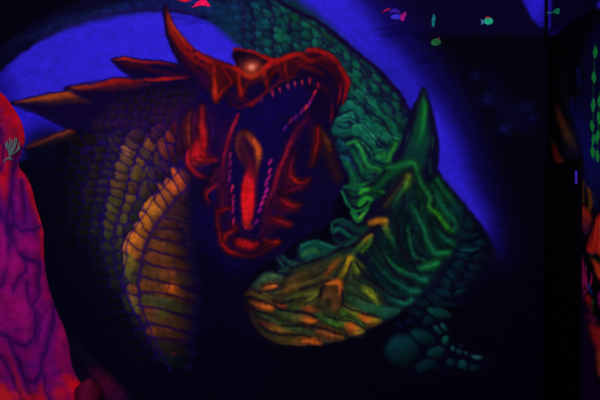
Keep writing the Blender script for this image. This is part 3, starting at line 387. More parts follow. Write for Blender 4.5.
# throat flaps and cheek fins
FLAP = [(184, 118), (192, 108), (202, 104), (208, 116), (208, 140), (206, 156), (216, 160), (208, 168), (204, 177), (193, 173), (187, 163), (189, 150), (193, 142), (186, 140)]
fill(A, [(178, 112), (196, 104), (214, 108), (222, 130), (214, 162), (200, 178), (186, 168), (184, 140)], (26, 3, 60), 3)
for P, w, c in [([(185, 118), (184, 130), (186, 146)], [2, 4, 2], (70, 14, 44)), ([(190, 112), (189, 128), (189, 144)], [2, 5, 2], [(90, 22, 30), (128, 34, 28), (130, 34, 28)]), ([(195, 116), (194, 130), (196, 142)], 4, (70, 10, 56)), ([(202, 107), (202, 125), (203, 140), (203, 156)], [3, 6, 8, 8], [(110, 10, 26), (164, 20, 26), (186, 16, 26), (190, 14, 34)]), ([(211, 115), (213, 130), (212, 142)], [2, 5, 2], (44, 6, 74)), ([(208, 150), (212, 156)], 3, (60, 8, 60)),
        ([(198, 142), (196, 150), (195, 158)], [4, 10, 12], [(150, 14, 28), (206, 18, 38), (220, 22, 42)]), ([(190, 160.5), (200, 160), (215, 160.5)], [2, 4, 1], (196, 22, 34)), ([(188, 150), (187.5, 160), (192, 169), (202, 176), (207, 178)], [2, 4.5, 4.5, 3, 1], [(190, 20, 38), (214, 20, 40), (176, 16, 34), (120, 10, 40), (70, 6, 56)]), ([(193, 163), (200, 166), (208, 163)], 4, (130, 18, 44)), ([(200, 168), (210, 166)], [4, 2], (34, 4, 84)),
        ([(219, 184), (211, 187.5), (206, 193), (208, 202)], [2, 3, 3, 1], [(130, 14, 28), (150, 16, 30), (120, 12, 34), (70, 6, 46)]), ([(212, 180), (218, 172), (220, 178)], [4, 6, 4], (76, 10, 44)), ([(208, 206), (214, 202)], 2, (50, 4, 60)), ([(212, 190), (214, 200)], 5, (20, 4, 80))]:
    under(A, [(P, w, c)], 1.2, 4, .5, 3, .6); hl(P, np.array(w)*.85, c, 1.9, .85)
hl([(219, 184), (212, 188), (207, 194), (209, 202)], [1, 2, 2, 1], (130, 12, 30), 1.2)
hl([(190, 161.7), (212, 161.7)], .7, (90, 4, 30), .7)
hl([(187, 148), (184, 158), (186, 170), (196, 178)], 1.2, (16, 2, 60), .9)

# open mouth
MOUTH = [(236, 110), (252, 106), (268, 96), (288, 84), (306, 78), (320, 84), (318, 98), (304, 114), (292, 130), (284, 152), (276, 175), (266, 204), (258, 226), (244, 234), (232, 224), (228, 196), (226, 160), (230, 132)]
fill(A, MOUTH, (12, 2, 60), 2.5)
fill(A, [(300, 82), (318, 84), (336, 88), (334, 112), (318, 124), (302, 116), (310, 100)], (14, 1, 34), 3, .9)
blob(A, 272, 112, 26, 14, -30, (13, 3, 70), .7)
stroke(A, [(290, 125), (300, 160), (310, 200)], 22, (13, 2, 46), 9, .7)
stroke(A, [(320, 130), (328, 150), (338, 178)], [6, 13, 8], (44, 14, 22), 5, .8)
hl([(322, 132), (327, 142), (331, 150)], [2, 5, 2], (70, 34, 18), 2)
# dark red flesh of the jaws
for P, w, c in [([(237, 116), (231, 132), (226, 152), (224, 175), (226, 198), (222, 218), (222, 236)], [3, 8, 10, 12, 10, 8, 8], (52, 5, 44)), ([(306, 120), (294, 138), (285, 158), (279, 176), (272, 198), (266, 218), (262, 234)], [4, 8, 9, 10, 10, 9, 6], (54, 5, 42)), ([(290, 160), (292, 176), (284, 190), (284, 206), (276, 220), (270, 232)], [4, 8, 8, 8, 8, 6], (46, 4, 42)), ([(228, 246), (240, 251), (254, 252), (266, 246)], 8, (60, 5, 34)), ([(216, 170), (220, 190), (220, 205)], [3, 8, 6], (50, 6, 46)), ([(318, 84), (330, 92), (336, 104), (332, 116)], [8, 10, 6, 3], (40, 3, 30)), ([(306, 110), (312, 130), (314, 150), (310, 165)], [4, 6, 6, 3], (44, 4, 40))]:
    stroke(A, P, w, c, 3.5, .8)
# tongue
TONG = [(238, 131), (246, 128.5), (254, 134), (260, 146), (262.5, 158), (259, 170), (257, 182), (257, 200), (254, 215), (251, 228), (244, 231), (240.5, 215), (239.5, 200), (241.5, 185), (245, 172), (239, 162), (235, 148), (235, 137)]
fill(A, TONG, (40, 6, 44), 1.3)
hl([(240, 134), (246, 134), (252, 139), (257, 147), (259, 157), (257, 170), (254, 184)], [4, 6, 7, 7, 6, 3, 2], [(64, 22, 26), (84, 30, 24), (120, 42, 24), (166, 62, 24), (150, 56, 26), (90, 30, 30), (70, 10, 34)], 2.4)
hl([(254, 141), (258, 149), (259.5, 158)], [1.5, 3, 1.5], (190, 76, 28), 1.6, .8)
hl([(240, 140), (244, 150), (246, 160)], 6, (62, 16, 40), 3)
hl([(238, 138), (237, 148), (240, 158)], 3, (96, 30, 26), 2, .8)
hl([(250, 160), (250, 176), (249, 190), (249, 206), (247, 224)], [4, 12, 16, 15, 8], (96, 8, 34), 2.5, .8)
hl([(250, 168), (249.5, 178), (248.5, 188), (248, 200), (248, 212), (246, 222), (245, 228)], [3, 9, 12.5, 13, 11, 7, 3], [(90, 12, 34), (170, 14, 34), (216, 18, 28), (214, 18, 30), (206, 20, 28), (170, 20, 26), (130, 24, 30)], 1.4)
for k in range(11): hl([(240.5, 184+k*4), (243, 184.6+k*4)], .9, (90, 10, 36), .8, .7)
hl([(249, 229), (252, 226)], 2, (120, 14, 30), 1)
# jaw rails
hl([(239, 114), (236, 121), (232, 129), (229, 139), (225, 152), (223.5, 166), (222, 180)], [2, 3, 3, 3, 3, 2.5, 1.5], [(120, 10, 40), (156, 18, 44), (140, 14, 40), (120, 10, 40), (110, 8, 40), (80, 10, 44), (50, 6, 50)], 1.2)
hl([(226, 120), (222, 140), (219, 160)], 4, (46, 4, 56), 2.5, .6)
hl([(308, 118), (299, 128), (291, 142), (284, 158), (278.5, 172), (274, 187), (268, 202), (264, 218)], [1.5, 3, 3, 3.5, 4, 3.5, 3, 1], [(60, 4, 40), (90, 8, 44), (120, 12, 40), (136, 14, 40), (130, 12, 40), (110, 10, 40), (84, 8, 44), (44, 4, 50)], 1.5)
hl([(300, 124), (294, 138)], 6, (50, 4, 46), 3, .6)
# lower jaw
JAW = [(216, 206), (224, 204), (232, 208), (240, 226), (250, 233), (262, 236), (270, 236), (280, 240), (276, 246), (266, 252), (250, 257), (234, 254.5), (224, 248), (218, 236), (215, 220)]
fill(A, JAW, (26, 2, 52), 1.5)
for P, w, c in [([(219, 212), (224, 208.5), (231, 207.5)], [2, 2.6, 1], (150, 14, 28)), ([(218, 210), (217.5, 222), (219.5, 234), (222, 243), (228, 250), (236, 253.5), (249, 256), (259, 254), (267, 249), (274, 245), (278, 241)], [1.5, 2, 2.5, 3.6, 4, 3, 1.6, 1.6, 1.6, 1.6, 1.5], [(100, 8, 34), (120, 10, 34), (130, 12, 32), (170, 16, 28), (196, 18, 26), (150, 12, 28), (96, 8, 36), (80, 6, 40), (90, 8, 34), (110, 12, 28), (190, 26, 20)]),
        ([(225, 240), (227, 234), (233, 230), (236, 226)], [3, 3.5, 3, 1], (164, 16, 28)), ([(238, 241), (244, 243.5), (252, 245), (258, 243)], [6, 10, 8, 3], [(160, 14, 26), (206, 18, 28), (200, 18, 30), (110, 10, 34)]), ([(262, 239), (269, 242), (278, 241.5)], [1, 3, 1.2], [(90, 10, 30), (180, 24, 24), (220, 34, 20)]), ([(262, 247), (270, 244)], 2, (90, 12, 30)), ([(232, 224), (236, 230)], 1.5, (110, 10, 34))]:
    under(A, [(P, w, c)], 1, 4.5, .42, 2.8, .7); hl(P, np.array(w)*.75, dim(c, .9), 1.4, .9)
hl([(236, 236), (246, 236.5), (256, 238), (262, 243)], 2, (14, 1, 44), 1.2)
# side barbs
BARB = [([(272, 219), (280, 221.5), (289, 224)], [1.5, 4, 1], [(130, 12, 30), (176, 20, 26), (206, 30, 22)]), ([(281, 199), (287, 204), (294, 206), (299, 204.5)], [2, 4.5, 4, 1.2], [(110, 10, 30), (176, 18, 24), (170, 22, 28), (120, 20, 30)]), ([(294, 152), (292, 162), (290, 172), (294, 180), (302, 183.5), (309, 179.5)], [1, 2, 3, 4, 3.4, 1], [(70, 4, 50), (100, 8, 50), (160, 14, 32), (180, 18, 24), (160, 16, 28), (110, 14, 34)]), ([(318, 128), (318, 140), (315, 154), (312, 165)], [1.4, 2.4, 2.6, 1], [(170, 14, 26), (150, 14, 28), (120, 20, 28), (80, 14, 28)]), ([(282, 192), (294, 190), (304, 184)], [1, 2.2, 1], (76, 6, 50))]
under(A, BARB, 1.2, 6, .42, 2.6, .8)
for P, w, c in BARB: hl(P, np.array(w)*.8, dim(c, .88), 1.4)
for P in ([(286, 160), (291, 168), (291, 178), (300, 186), (309, 180), (304, 190), (292, 192), (284, 186), (282, 172)], [(276, 196), (284, 200), (292, 208), (299, 205), (292, 213), (280, 212), (272, 206)], [(264, 214), (276, 218), (289, 224), (276, 226), (266, 226)]):
    fill(A, P, (64, 6, 36), 1.4, .5)
hl([(283, 192), (292, 190), (302, 187)], [1, 1.6, .8], (96, 8, 40), 1.1, .8)
hl([(221, 186), (222, 200), (220, 212)], [1, 1.6, 1], (84, 8, 40), 1.3, .8)
# skull and upper jaw
SKULL = [(205, 56), (214, 59), (226, 63), (236, 66), (233, 48.5), (244, 49.5), (256, 52), (267, 57), (277, 59.5), (286, 55.5), (296, 52), (306, 54), (307, 48.5), (320, 47.5), (331, 52.5), (339, 62), (346, 72), (350, 81), (348, 94), (343.5, 104), (339, 106), (336, 116), (331, 123), (329, 108), (330, 94), (322, 84), (308, 78), (294, 80), (280, 86), (266, 95), (252, 105), (240, 108), (228, 104), (222, 95), (215.5, 104), (213, 88), (204, 80), (195, 70)]
fill(A, SKULL, (18, 2, 36), .8, 1, 4)
fill(A, [(232, 80), (250, 78), (262, 84), (280, 74), (300, 68), (300, 76), (266, 94), (246, 104), (228, 102)], (14, 2, 50), 3, .8)
H2 = [(164.5, 2.5), (170, 14), (178, 29), (188, 42), (200, 52), (214, 59), (226, 63), (234, 67), (238, 80), (224, 90), (214, 94), (204, 88), (194, 79), (184, 70), (176, 58), (170, 46), (165.5, 30), (163.5, 14)]
fill(A, H2, (34, 3, 34), .9, 1, 4)
hl([(165.5, 8), (167.5, 17), (172.5, 29), (181, 42), (192, 54), (206, 62), (218, 66)], [1.5, 4.5, 8, 11, 12, 13, 12], [(70, 12, 20), (120, 24, 18), (132, 24, 18), (116, 15, 18), (108, 10, 18), (92, 8, 20), (76, 6, 22)], 2.2)
hl([(168, 14), (172, 23), (178, 33), (186, 44)], [1, 2.2, 2.2, 1], (168, 44, 20), 1.4)
hl([(185, 43), (196, 53.5), (208, 60.5), (222, 65), (234, 69)], [2, 3, 3.4, 3.4, 3], [(134, 18, 18), (150, 17, 18), (150, 16, 18), (150, 16, 18), (134, 14, 20)], 1.7)
hl([(164.3, 6), (165, 20), (168, 36), (174, 52), (184, 66), (198, 80)], 3, (14, 1, 44), 1.5)
for (x, y, r) in [(194, 51, 2), (203, 62, 2), (196, 58, 1.6), (188, 50, 1.3), (199, 69, 2), (228, 70, 2.2), (208, 70, 1.6), (192, 64, 1.5), (225, 74, 1.5)]:
    blob(A, x, y, r*1.2, r*.8, 20, (22, 2, 30), .85, 1.5)
hl([(186, 58), (198, 72), (208, 84)], 4, (64, 6, 34), 3, .7)
hl([(200, 76), (206, 84)], 8, (40, 3, 50), 3, .8)
# frill tooth-like spikes along the cheek
CH = [([(214, 66), (214.5, 80), (215.5, 92), (216, 102)], [3, 4, 6, 1.5], [(150, 20, 18), (170, 30, 18), (190, 40, 20), (190, 34, 24)]), ([(218, 97), (224, 90), (232, 83)], [4, 3, 2], [(170, 26, 22), (130, 14, 20), (96, 8, 22)]), ([(222, 66), (228, 76), (232, 82)], 3, (120, 10, 18)), ([(238, 70), (239.5, 82), (241, 92), (242, 100)], [4, 4, 5, 1.2], [(150, 16, 18), (160, 22, 18), (156, 22, 20), (160, 20, 24)]), ([(243, 94), (247, 84), (254, 76)], [2, 3, 3], (96, 10, 20)), ([(263, 68), (265, 78), (267, 88)], [5, 4, 1.2], [(150, 18, 18), (150, 20, 18), (130, 14, 24)]), ([(267, 82), (272, 74), (280, 66)], [2, 3, 3], (90, 8, 20)), ([(286, 62), (286, 72), (287.5, 80)], [4, 3, 1], (130, 16, 20)), ([(290, 76), (298, 68), (306, 62)], [2, 3, 3], (76, 8, 20))]
fill(A, [(217, 70), (228, 76), (226, 86), (219, 90)], (44, 3, 24), 1.5)
for P, w in [([(216, 66), (221, 78), (218, 90)], 10), ([(230, 72), (236, 78)], 8), ([(246, 78), (258, 76)], 5), ([(272, 68), (290, 62), (306, 60)], 9), ([(306, 58), (322, 60), (336, 70), (342, 84)], 9)]: stroke(A, P, w, (72, 6, 20), 3.2, .75)
under(A, CH, 1, 3.4, .45, 2.6, .7)
for P, w, c in CH: hl(P, np.array(w)*.8, dim(c, .92), 1.4, .9)
fill(A, [(234, 50), (246, 52), (260, 56), (268, 61), (262, 66), (254, 64), (244, 62), (238, 64), (233, 58)], (16, 1, 26), 1.2)
hl([(233.5, 49.5), (243, 50), (254, 52.5), (263, 56.5), (274, 61), (285, 58), (296, 54), (304, 57)], [2, 2.6, 3, 3.5, 6, 6, 5, 6], [(140, 14, 18), (130, 12, 18), (136, 12, 18), (146, 14, 18), (160, 16, 18), (150, 16, 18), (156, 18, 20), (140, 16, 18)], 1.2)
hl([(234, 68), (240, 72), (250, 76), (258, 74), (264, 70), (270, 65), (278, 62)], [4, 5, 5, 4, 4, 6, 5], [(140, 14, 18), (150, 18, 18), (160, 34, 20), (140, 22, 18), (150, 18, 18), (164, 18, 18), (150, 16, 18)], 1.4)
hl([(304, 56), (312, 60), (322, 62), (332, 68)], [8, 7, 6, 4], [(120, 14, 18), (96, 10, 18), (76, 8, 20), (60, 4, 24)], 2.4)
hl([(308, 50), (318, 50.5), (328, 54.5), (336, 62), (342, 70)], [3.5, 5, 5, 4.5, 3], [(150, 16, 18), (146, 14, 18), (140, 14, 18), (120, 10, 18), (110, 8, 20)], 1.3)
for P, w, c in [([(246, 84), (256, 82), (268, 78)], [3, 4, 2], (54, 5, 30)), ([(276, 66), (282, 74), (278, 82)], [4, 4, 2], (76, 8, 20)), ([(296, 60), (304, 66), (314, 70)], [4, 5, 3], (80, 8, 20)), ([(322, 58), (332, 62), (338, 70)], [4, 4, 3], (104, 12, 20)), ([(228, 92), (236, 98), (248, 100)], [3, 5, 3], (50, 5, 36)), ([(206, 66), (214, 76)], [4, 6, 3], (88, 10, 24))]: hl(P, w, c, 2.2, .8)
hl([(306, 55), (312, 57), (320, 56)], [2, 2.4, 1], (30, 2, 20), 1)
hl([(318, 63), (328, 64), (336, 70), (338, 80)], 7, (34, 3, 24), 3, .8)
hl([(340, 68), (345, 75), (347.5, 83), (346, 92), (343, 101), (342, 104)], [4, 4.5, 4, 3.5, 2.5, 1], [(130, 10, 18), (140, 12, 20), (140, 10, 20), (130, 10, 22), (110, 10, 24), (90, 8, 28)], 1.1)
hl([(341, 84), (340, 94), (337, 104)], [1, 2.6, 1], (110, 8, 26), 1.1)
hl([(331, 104), (331.5, 114), (331, 122)], [1, 2.6, 1], (84, 6, 28), 1.1)
hl([(290, 70), (300, 66), (312, 68), (322, 74)], 3, (70, 8, 20), 2.2, .7)
hl([(244, 106), (252, 103.5), (264, 95), (276, 85), (286, 79), (296, 75)], [3, 4.5, 3, 2.4, 2, 1], [(60, 4, 40), (110, 10, 26), (90, 8, 30), (84, 8, 30), (80, 8, 26), (60, 6, 24)], 1.5)
hl([(230, 104), (238, 107), (246, 106)], 3, (54, 4, 44), 2)
# eye glow painted on
blob(A, 251.5, 67.5, 10, 8.5, 0, (170, 50, 24), .85, 1.1)
blob(A, 252, 67, 5.6, 5, 0, (200, 90, 60), .9, 1.1)
blob(A, 252, 66.8, 3.2, 3.0, 0, (236, 150, 128), .9, 1.2)
# teeth -------------------------------------------------------------------
TEETH = []
for (x, y, c) in [(273, 94, (130, 16, 60)), (280, 90.5, (120, 18, 56)), (288, 87, (110, 26, 52)), (295, 84.5, (110, 28, 56)), (302, 83, (130, 24, 46)), (310, 82, (120, 18, 28)), (318, 86, (116, 12, 40)), (261, 101, (54, 14, 60))]:
    TEETH.append((x, y, .3, 2.6, 2.2, c))
for (x, y, c) in [(314.6, 94, (156, 22, 44)), (312, 99, (104, 8, 60)), (308.6, 104, (110, 14, 100)), (305, 108, (160, 30, 50)), (301.5, 112, (90, 10, 90)), (295, 118.5, (80, 10, 90)), (290, 122, (104, 12, 66)), (284, 129, (60, 10, 96))]:
    TEETH.append((x, y, -1.3, 2.4, 2.4, c))
for (x, y, c) in [(230, 156, (110, 18, 70)), (230, 164, (90, 12, 74)), (229.3, 173, (90, 12, 74)), (229, 179.5, (96, 14, 90)), (232, 189, (170, 24, 60)), (233, 198, (120, 14, 60)), (233.4, 204, (140, 20, 70)), (232.7, 211, (130, 20, 80)), (233, 222, (140, 16, 60))]:
    TEETH.append((x, y, -.8, 3.0, 2.0, c))
for (x, y, c) in [(270, 163, (120, 16, 84)), (269, 171.5, (146, 20, 96)), (268.4, 178, (130, 16, 84)), (266, 184.5, (120, 14, 96)), (265.4, 191, (150, 20, 110)), (263.8, 197.5, (150, 18, 100)), (262, 204, (156, 18, 90)), (259.5, 211, (110, 14, 90)), (256, 222, (96, 12, 84))]:
    TEETH.append((x, y, -1.6, 2.3, 2.8, c))
for (x, y, dx, hh, w, c) in TEETH:
    stroke(A, [(x-dx, y-hh), (x+dx, y+hh)], [w*1.05, w*1.1, .8], tuple(min(255, v*1.15) for v in c), .75, 1)
# the slope at the foot of the big rock, painted on the wall
fill(A, [(60, 336), (76, 342), (92, 356), (108, 374), (124, 390), (134, 404), (60, 404)], (10, 3, 30), 3)
hl([(92, 366), (104, 382), (114, 396), (118, 404)], [8, 18, 22, 22], [(36, 4, 34), (64, 4, 40), (58, 3, 50), (44, 2, 58)], 6)
hl([(74, 346), (86, 358), (96, 366)], [4, 8, 4], (12, 10, 30), 3)

# ------------------------------------------------ side wall (x beyond 547)
fill(A, [(546.8, -5), (604, -5), (604, 404), (546.8, 404)], (3, 1, 10), .3, 1, 1)
fill(A, [(547, -5), (604, -5), (604, 4), (597, 8), (588, 12), (570, 24), (556, 34), (547, 38)], (15, 3, 58), 1.6, 1, 1, (9, 2, 40), ((550, 10), (590, 10)))
fill(A, [(546.8, -3), (551, -3), (551, 26), (548, 33), (546.8, 30)], (60, 34, 210), .8, 1, 1, (48, 32, 200), ((549, 0), (549, 30)))
stroke(A, [(550, 34.5), (556, 32), (562, 28)], [2, 3, 1], (28, 16, 120), 1.5)
fill(A, [(596, 4), (604, -3), (604, 10), (598, 8)], (48, 34, 200), 1, 1, 1)
fill(A, [(588, 40), (604, 30), (604, 210), (590, 190), (578, 130), (582, 60)], (13, 5, 56), 5, .9)
stroke(A, [(570, 100), (582, 130), (590, 160), (594, 190)], [6, 14, 18, 14], [(14, 8, 60), (15, 12, 84), (17, 14, 96), (14, 10, 66)], 7)
for x in (574, 579, 584, 589, 594, 598):
    stroke(A, [(x-3, 96), (x, 140), (x+2, 186)], 1.2, (16, 26, 100), 1.4, .6)
stroke(A, [(578, 68), (578.5, 84)], 3, (10, 18, 84), 2)
stroke(A, [(558, 62), (563, 84), (566, 100)], [2, 7, 6], (18, 9, 20), 4)
stroke(A, [(556, 106), (561, 118), (567, 134), (575, 150)], [3, 7, 9, 10], [(54, 16, 16), (72, 30, 18), (70, 40, 28), (34, 24, 44)], 3)
stroke(A, [(552, 140), (555, 150), (560, 162)], [1, 5, 8], [(50, 8, 16), (90, 16, 18), (84, 22, 18)], 2)
stroke(A, [(568, 152), (577, 158)], 8, (24, 14, 38), 4)
stroke(A, [(564, 106), (572, 122), (577, 140), (582, 158), (584, 172)], 2, (5, 3, 26), 1.2, .9)
stroke(A, [(579.2, 171), (579, 184)], [1.8, 1], (90, 48, 235), .7)  # sliver of violet light by the panel, painted into the wall colour
stroke(A, [(583, 182), (583, 202)], [3, 4], (76, 44, 20), 1.6); stroke(A, [(588, 188), (591, 198), (590, 210)], [2, 6, 3], (110, 58, 22), 1.8); stroke(A, [(593, 190), (596, 206)], 4, (18, 20, 60), 2)
ORG = [(581, 206), (588, 209), (592, 218), (590, 228), (586, 236), (582, 230), (580, 216)]
fill(A, ORG, (160, 38, 22), 1.2, 1, 5, (60, 14, 60), ((588, 214), (582, 232)))
BELL = [(604, 214), (598, 216), (594, 226), (589, 240), (587, 250), (592, 254), (597, 252), (602, 262), (606, 262)]
fill(A, BELL, (176, 26, 18), 1.0)
for P in ([(597, 218), (595, 236), (594, 250)], [(600, 218), (599, 240), (599, 254)]): stroke(A, P, .9, (222, 60, 34), .8)
stroke(A, [(589, 246), (592, 236), (594, 226)], 2, (110, 20, 20), 1.2); 
stroke(A, [(589, 252), (593, 254), (597, 251)], 1.6, (150, 40, 80), .9)
fill(A, [(591, 258), (596, 262), (604, 270), (604, 284), (597, 276)], (190, 52, 24), 1.2)
stroke(A, [(590, 255), (598, 262), (600, 260)], 2, (20, 40, 14), 1.2)
PK = [([(582, 256), (582, 272), (583.5, 290)], [1.5, 3, 3.4]), ([(585.5, 266), (585.5, 280), (585, 292)], [1.2, 2.4, 3]), ([(592, 274), (590, 284), (586, 290)], [1, 2, 2.4])]
for P, w in PK: stroke(A, P, w, (176, 20, 100), .9)
stroke(A, [(584, 288), (583, 300)], [4, 2], (110, 8, 70), 1.4)
stroke(A, [(588, 286), (592, 294)], [3, 2], (12, 40, 130), 1.4)
RED = [(585, 296), (590, 296), (592, 304), (590, 308), (586, 302)]
fill(A, RED, (150, 22, 24), 1); stroke(A, [(587, 304), (591, 312)], 4, (110, 22, 20), 1.5)
stroke(A, [(593, 300), (594, 310)], 1.6, (20, 60, 30), 1)
fill(A, [(598, 294), (604, 292), (604, 308), (599, 306)], (130, 10, 84), 1)
fill(A, [(580, 300), (592, 318), (597, 340), (597, 380), (604, 404), (580, 404)], (22, 2, 40), 3)
SPG = [(590, 322), (596, 326), (604, 332), (604, 362), (597, 350), (592, 338)]
fill(A, SPG, (150, 22, 26), 2.2); fill(A, [(596, 354), (604, 350), (604, 384), (599, 376)], (140, 50, 30), 1.6)
stroke(A, [(594, 320), (588, 316)], 5, (90, 8, 60), 3)
# kelp strings, painted under the separate leaves
def kelp(x, y0, y1, step, w, lean=0, seed=3):
    q = random.Random(seed); out = []; y = y0; k = 0
    while y < y1:
        out.append((x+lean*(y-y0)+q.uniform(-.6, .6), y, w*q.uniform(.8, 1.2), step*q.uniform(.36, .46), (-1)**k)); y += step*q.uniform(.85, 1.1); k += 1
    return out
K1 = [(595.3, 52.5, 4.6, 5.5, 1), (594, 77.5, 4.4, 5.5, -1), (593.2, 105, 4, 6.5, 1), (592.4, 126, 4, 5.5, -1), (593.4, 140, 3, 5, 1), (592.8, 152, 4.2, 6, -1)]
K2 = [(599.5, 101, 3.6, 5, 1), (598.8, 118, 3.6, 6, -1), (597.4, 137, 4.2, 6.5, 1), (597.6, 156, 3.6, 6, -1)]
stroke(A, [(595, 44), (594, 80), (593, 120), (592.5, 160)], .9, (14, 96, 46), .7)
stroke(A, [(599.5, 92), (598.5, 120), (597.5, 162)], .9, (14, 86, 40), .7)
for (x, y, w, h, s) in K1+K2: stroke(A, [(x+s*.6, y-h), (x, y), (x-s*.4, y+h)], [.6, w*.9, .5], (24, 138, 62), .8)

# --------------------------------------------------- the big rock's paint
rock = Canvas((120, 6, 90)); R = rock
ROCK = [(-30, 78), (-14, 84), (0, 92), (7, 99), (14, 109), (20, 119), (23.5, 130), (24.5, 140), (22, 150), (19, 160), (19.5, 168), (27, 178), (32, 190), (35, 203), (39, 216), (43, 230), (43.5, 244), (44, 258), (46, 274), (50, 292), (57, 312), (64, 328), (69, 346), (71, 362), (75, 374), (81, 384), (84, 394), (83, 404), (-30, 404)]
fill(R, [(-20, 60), (30, 90), (32, 165), (30, 190), (44, 235), (30, 215), (14, 190), (-20, 190)], (178, 10, 40), 6)
fill(R, [(-10, 200), (20, 180), (40, 230), (30, 245), (10, 240), (-10, 260)], (84, 5, 104), 8, .8)
for P, w, c in [([(2, 100), (8, 112), (12, 130), (10, 150), (8, 170), (6, 190)], [8, 10, 9, 8, 8, 4], (172, 8, 34)), ([(14, 116), (21, 130), (22, 142), (18, 156)], 6, (190, 12, 38)), ([(0, 108), (2, 120), (4, 140)], 4, (96, 4, 70)), ([(8, 120), (7, 140), (9, 160)], 3, (100, 6, 74)), ([(13, 130), (15, 146), (12, 160)], 5, (116, 14, 60)),
        ([(20, 172), (27, 184), (31, 198), (33, 208)], [3, 5, 5, 3], (190, 12, 48)), ([(14, 180), (18, 195), (22, 215)], [6, 9, 8], (120, 5, 92)), ([(26, 195), (27, 210), (30, 222)], [6, 8, 6], (96, 5, 100)), ([(1, 175), (5, 190), (8, 205), (10, 218)], [10, 8, 5, 2], (176, 8, 44)), ([(4, 160), (0, 175)], 8, (190, 10, 40)),
        ([(41, 218), (42.5, 232)], [1.5, 4], (220, 24, 26)), ([(40, 232), (42, 250), (43, 262)], [5, 4, 3], (182, 8, 60)), ([(18, 232), (28, 236), (36, 245)], [8, 14, 8], (134, 5, 104)), ([(26, 242), (34, 248)], 9, (150, 6, 112)), ([(2, 228), (5, 250), (4, 275)], [8, 9, 6], (158, 8, 112)), ([(11, 228), (13, 246)], 3.5, (150, 8, 100)), ([(16, 252), (20, 262), (17, 272)], [6, 9, 6], (150, 6, 106)), ([(28, 262), (32, 278), (31, 295)], [6, 9, 5], (136, 5, 110)), ([(40, 268), (44, 290), (52, 312)], [5, 6, 6], (154, 6, 90)),
        ([(8, 290), (18, 300), (24, 318)], [14, 24, 18], (142, 5, 104)), ([(4, 315), (12, 330), (24, 338)], [14, 14, 10], (128, 5, 106)), ([(44, 305), (44, 330), (38, 352), (34, 370)], [9, 13, 14, 8], (118, 4, 112)), ([(56, 318), (62, 335), (64, 355), (62, 375)], [7, 12, 14, 14], (140, 6, 92)), ([(20, 350), (26, 365), (32, 375)], [8, 10, 8], (118, 5, 104)), ([(4, 350), (12, 362), (16, 380)], [6, 7, 5], (130, 6, 90)), ([(50, 345), (52, 362), (52, 378)], [5, 8, 6], (110, 5, 110)),
        ([(66, 378), (74, 386), (80, 394), (78, 402)], [8, 12, 10, 10], (206, 12, 34)), ([(8, 356), (14, 372), (20, 392), (22, 402)], [1.5, 4, 7, 9], [(110, 8, 50), (150, 10, 50), (196, 24, 34), (190, 24, 28)]), ([(28, 380), (32, 392), (34, 402)], [4, 7, 8], (180, 18, 36)), ([(42, 386), (44, 402)], [8, 12], (196, 14, 34)), ([(2, 388), (4, 402)], [8, 12], (204, 30, 30)), ([(58, 390), (60, 402)], [6, 12], (160, 14, 50))]:
    stroke(R, P, w, c, 3.6, .8)
stroke(R, [(0, 93), (8, 101), (15, 112), (22, 126), (23.5, 142), (19, 158), (20, 168), (29, 182), (34, 200), (40, 220), (42.5, 236), (44, 256)], 3.4, [(206, 14, 36), (200, 12, 36), (206, 14, 40), (200, 12, 44), (226, 26, 26), (190, 10, 60)], 2.2, .8)
CRE = [([(0, 128), (3, 150), (2, 170)], 1.6), ([(18, 160), (13, 176), (11, 200), (14, 216), (10, 232)], 2.6), ([(10, 200), (8, 215), (10, 238), (8, 262), (2, 285)], 2.4), ([(22, 180), (24, 200), (25, 222)], 2), ([(14, 226), (22, 230), (34, 230), (40, 226)], 2.4), ([(13, 240), (16, 250), (24, 256), (36, 262)], 2.2), ([(26, 258), (26, 270), (18, 280), (14, 292)], 2), ([(27, 284), (29, 300), (34, 312), (36, 325), (34, 338), (26, 346), (14, 342), (2, 334)], 2.6), ([(40, 262), (39, 280), (38, 296), (34, 306)], 2), ([(53, 304), (54, 318), (50, 336), (44, 356), (40, 374), (34, 383), (26, 378), (18, 360)], 2.6), ([(10, 344), (18, 362), (26, 384), (32, 400)], 1.8), ([(0, 356), (8, 368), (16, 388), (22, 402)], 1.6), ([(44, 374), (46, 392), (50, 402)], 1.8), ([(0, 212), (6, 224), (8, 236)], 1.6), ([(22, 148), (16, 158), (14, 168)], 1.6), ([(36, 346), (40, 330), (39, 312)], 1)]
for P, w in CRE: stroke(R, P, w*2.8, (78, 4, 98), 4.5, .8)
for P, w in CRE: stroke(R, P, w*1.0, (40, 3, 72), 1.7, .85)
for (x, y) in [(17, 330), (34, 366), (58, 340), (28, 366), (6, 378), (56, 372), (34, 390), (50, 388)]:
    blob(R, x, y, 5, 4, 20, (84, 6, 110), .6)

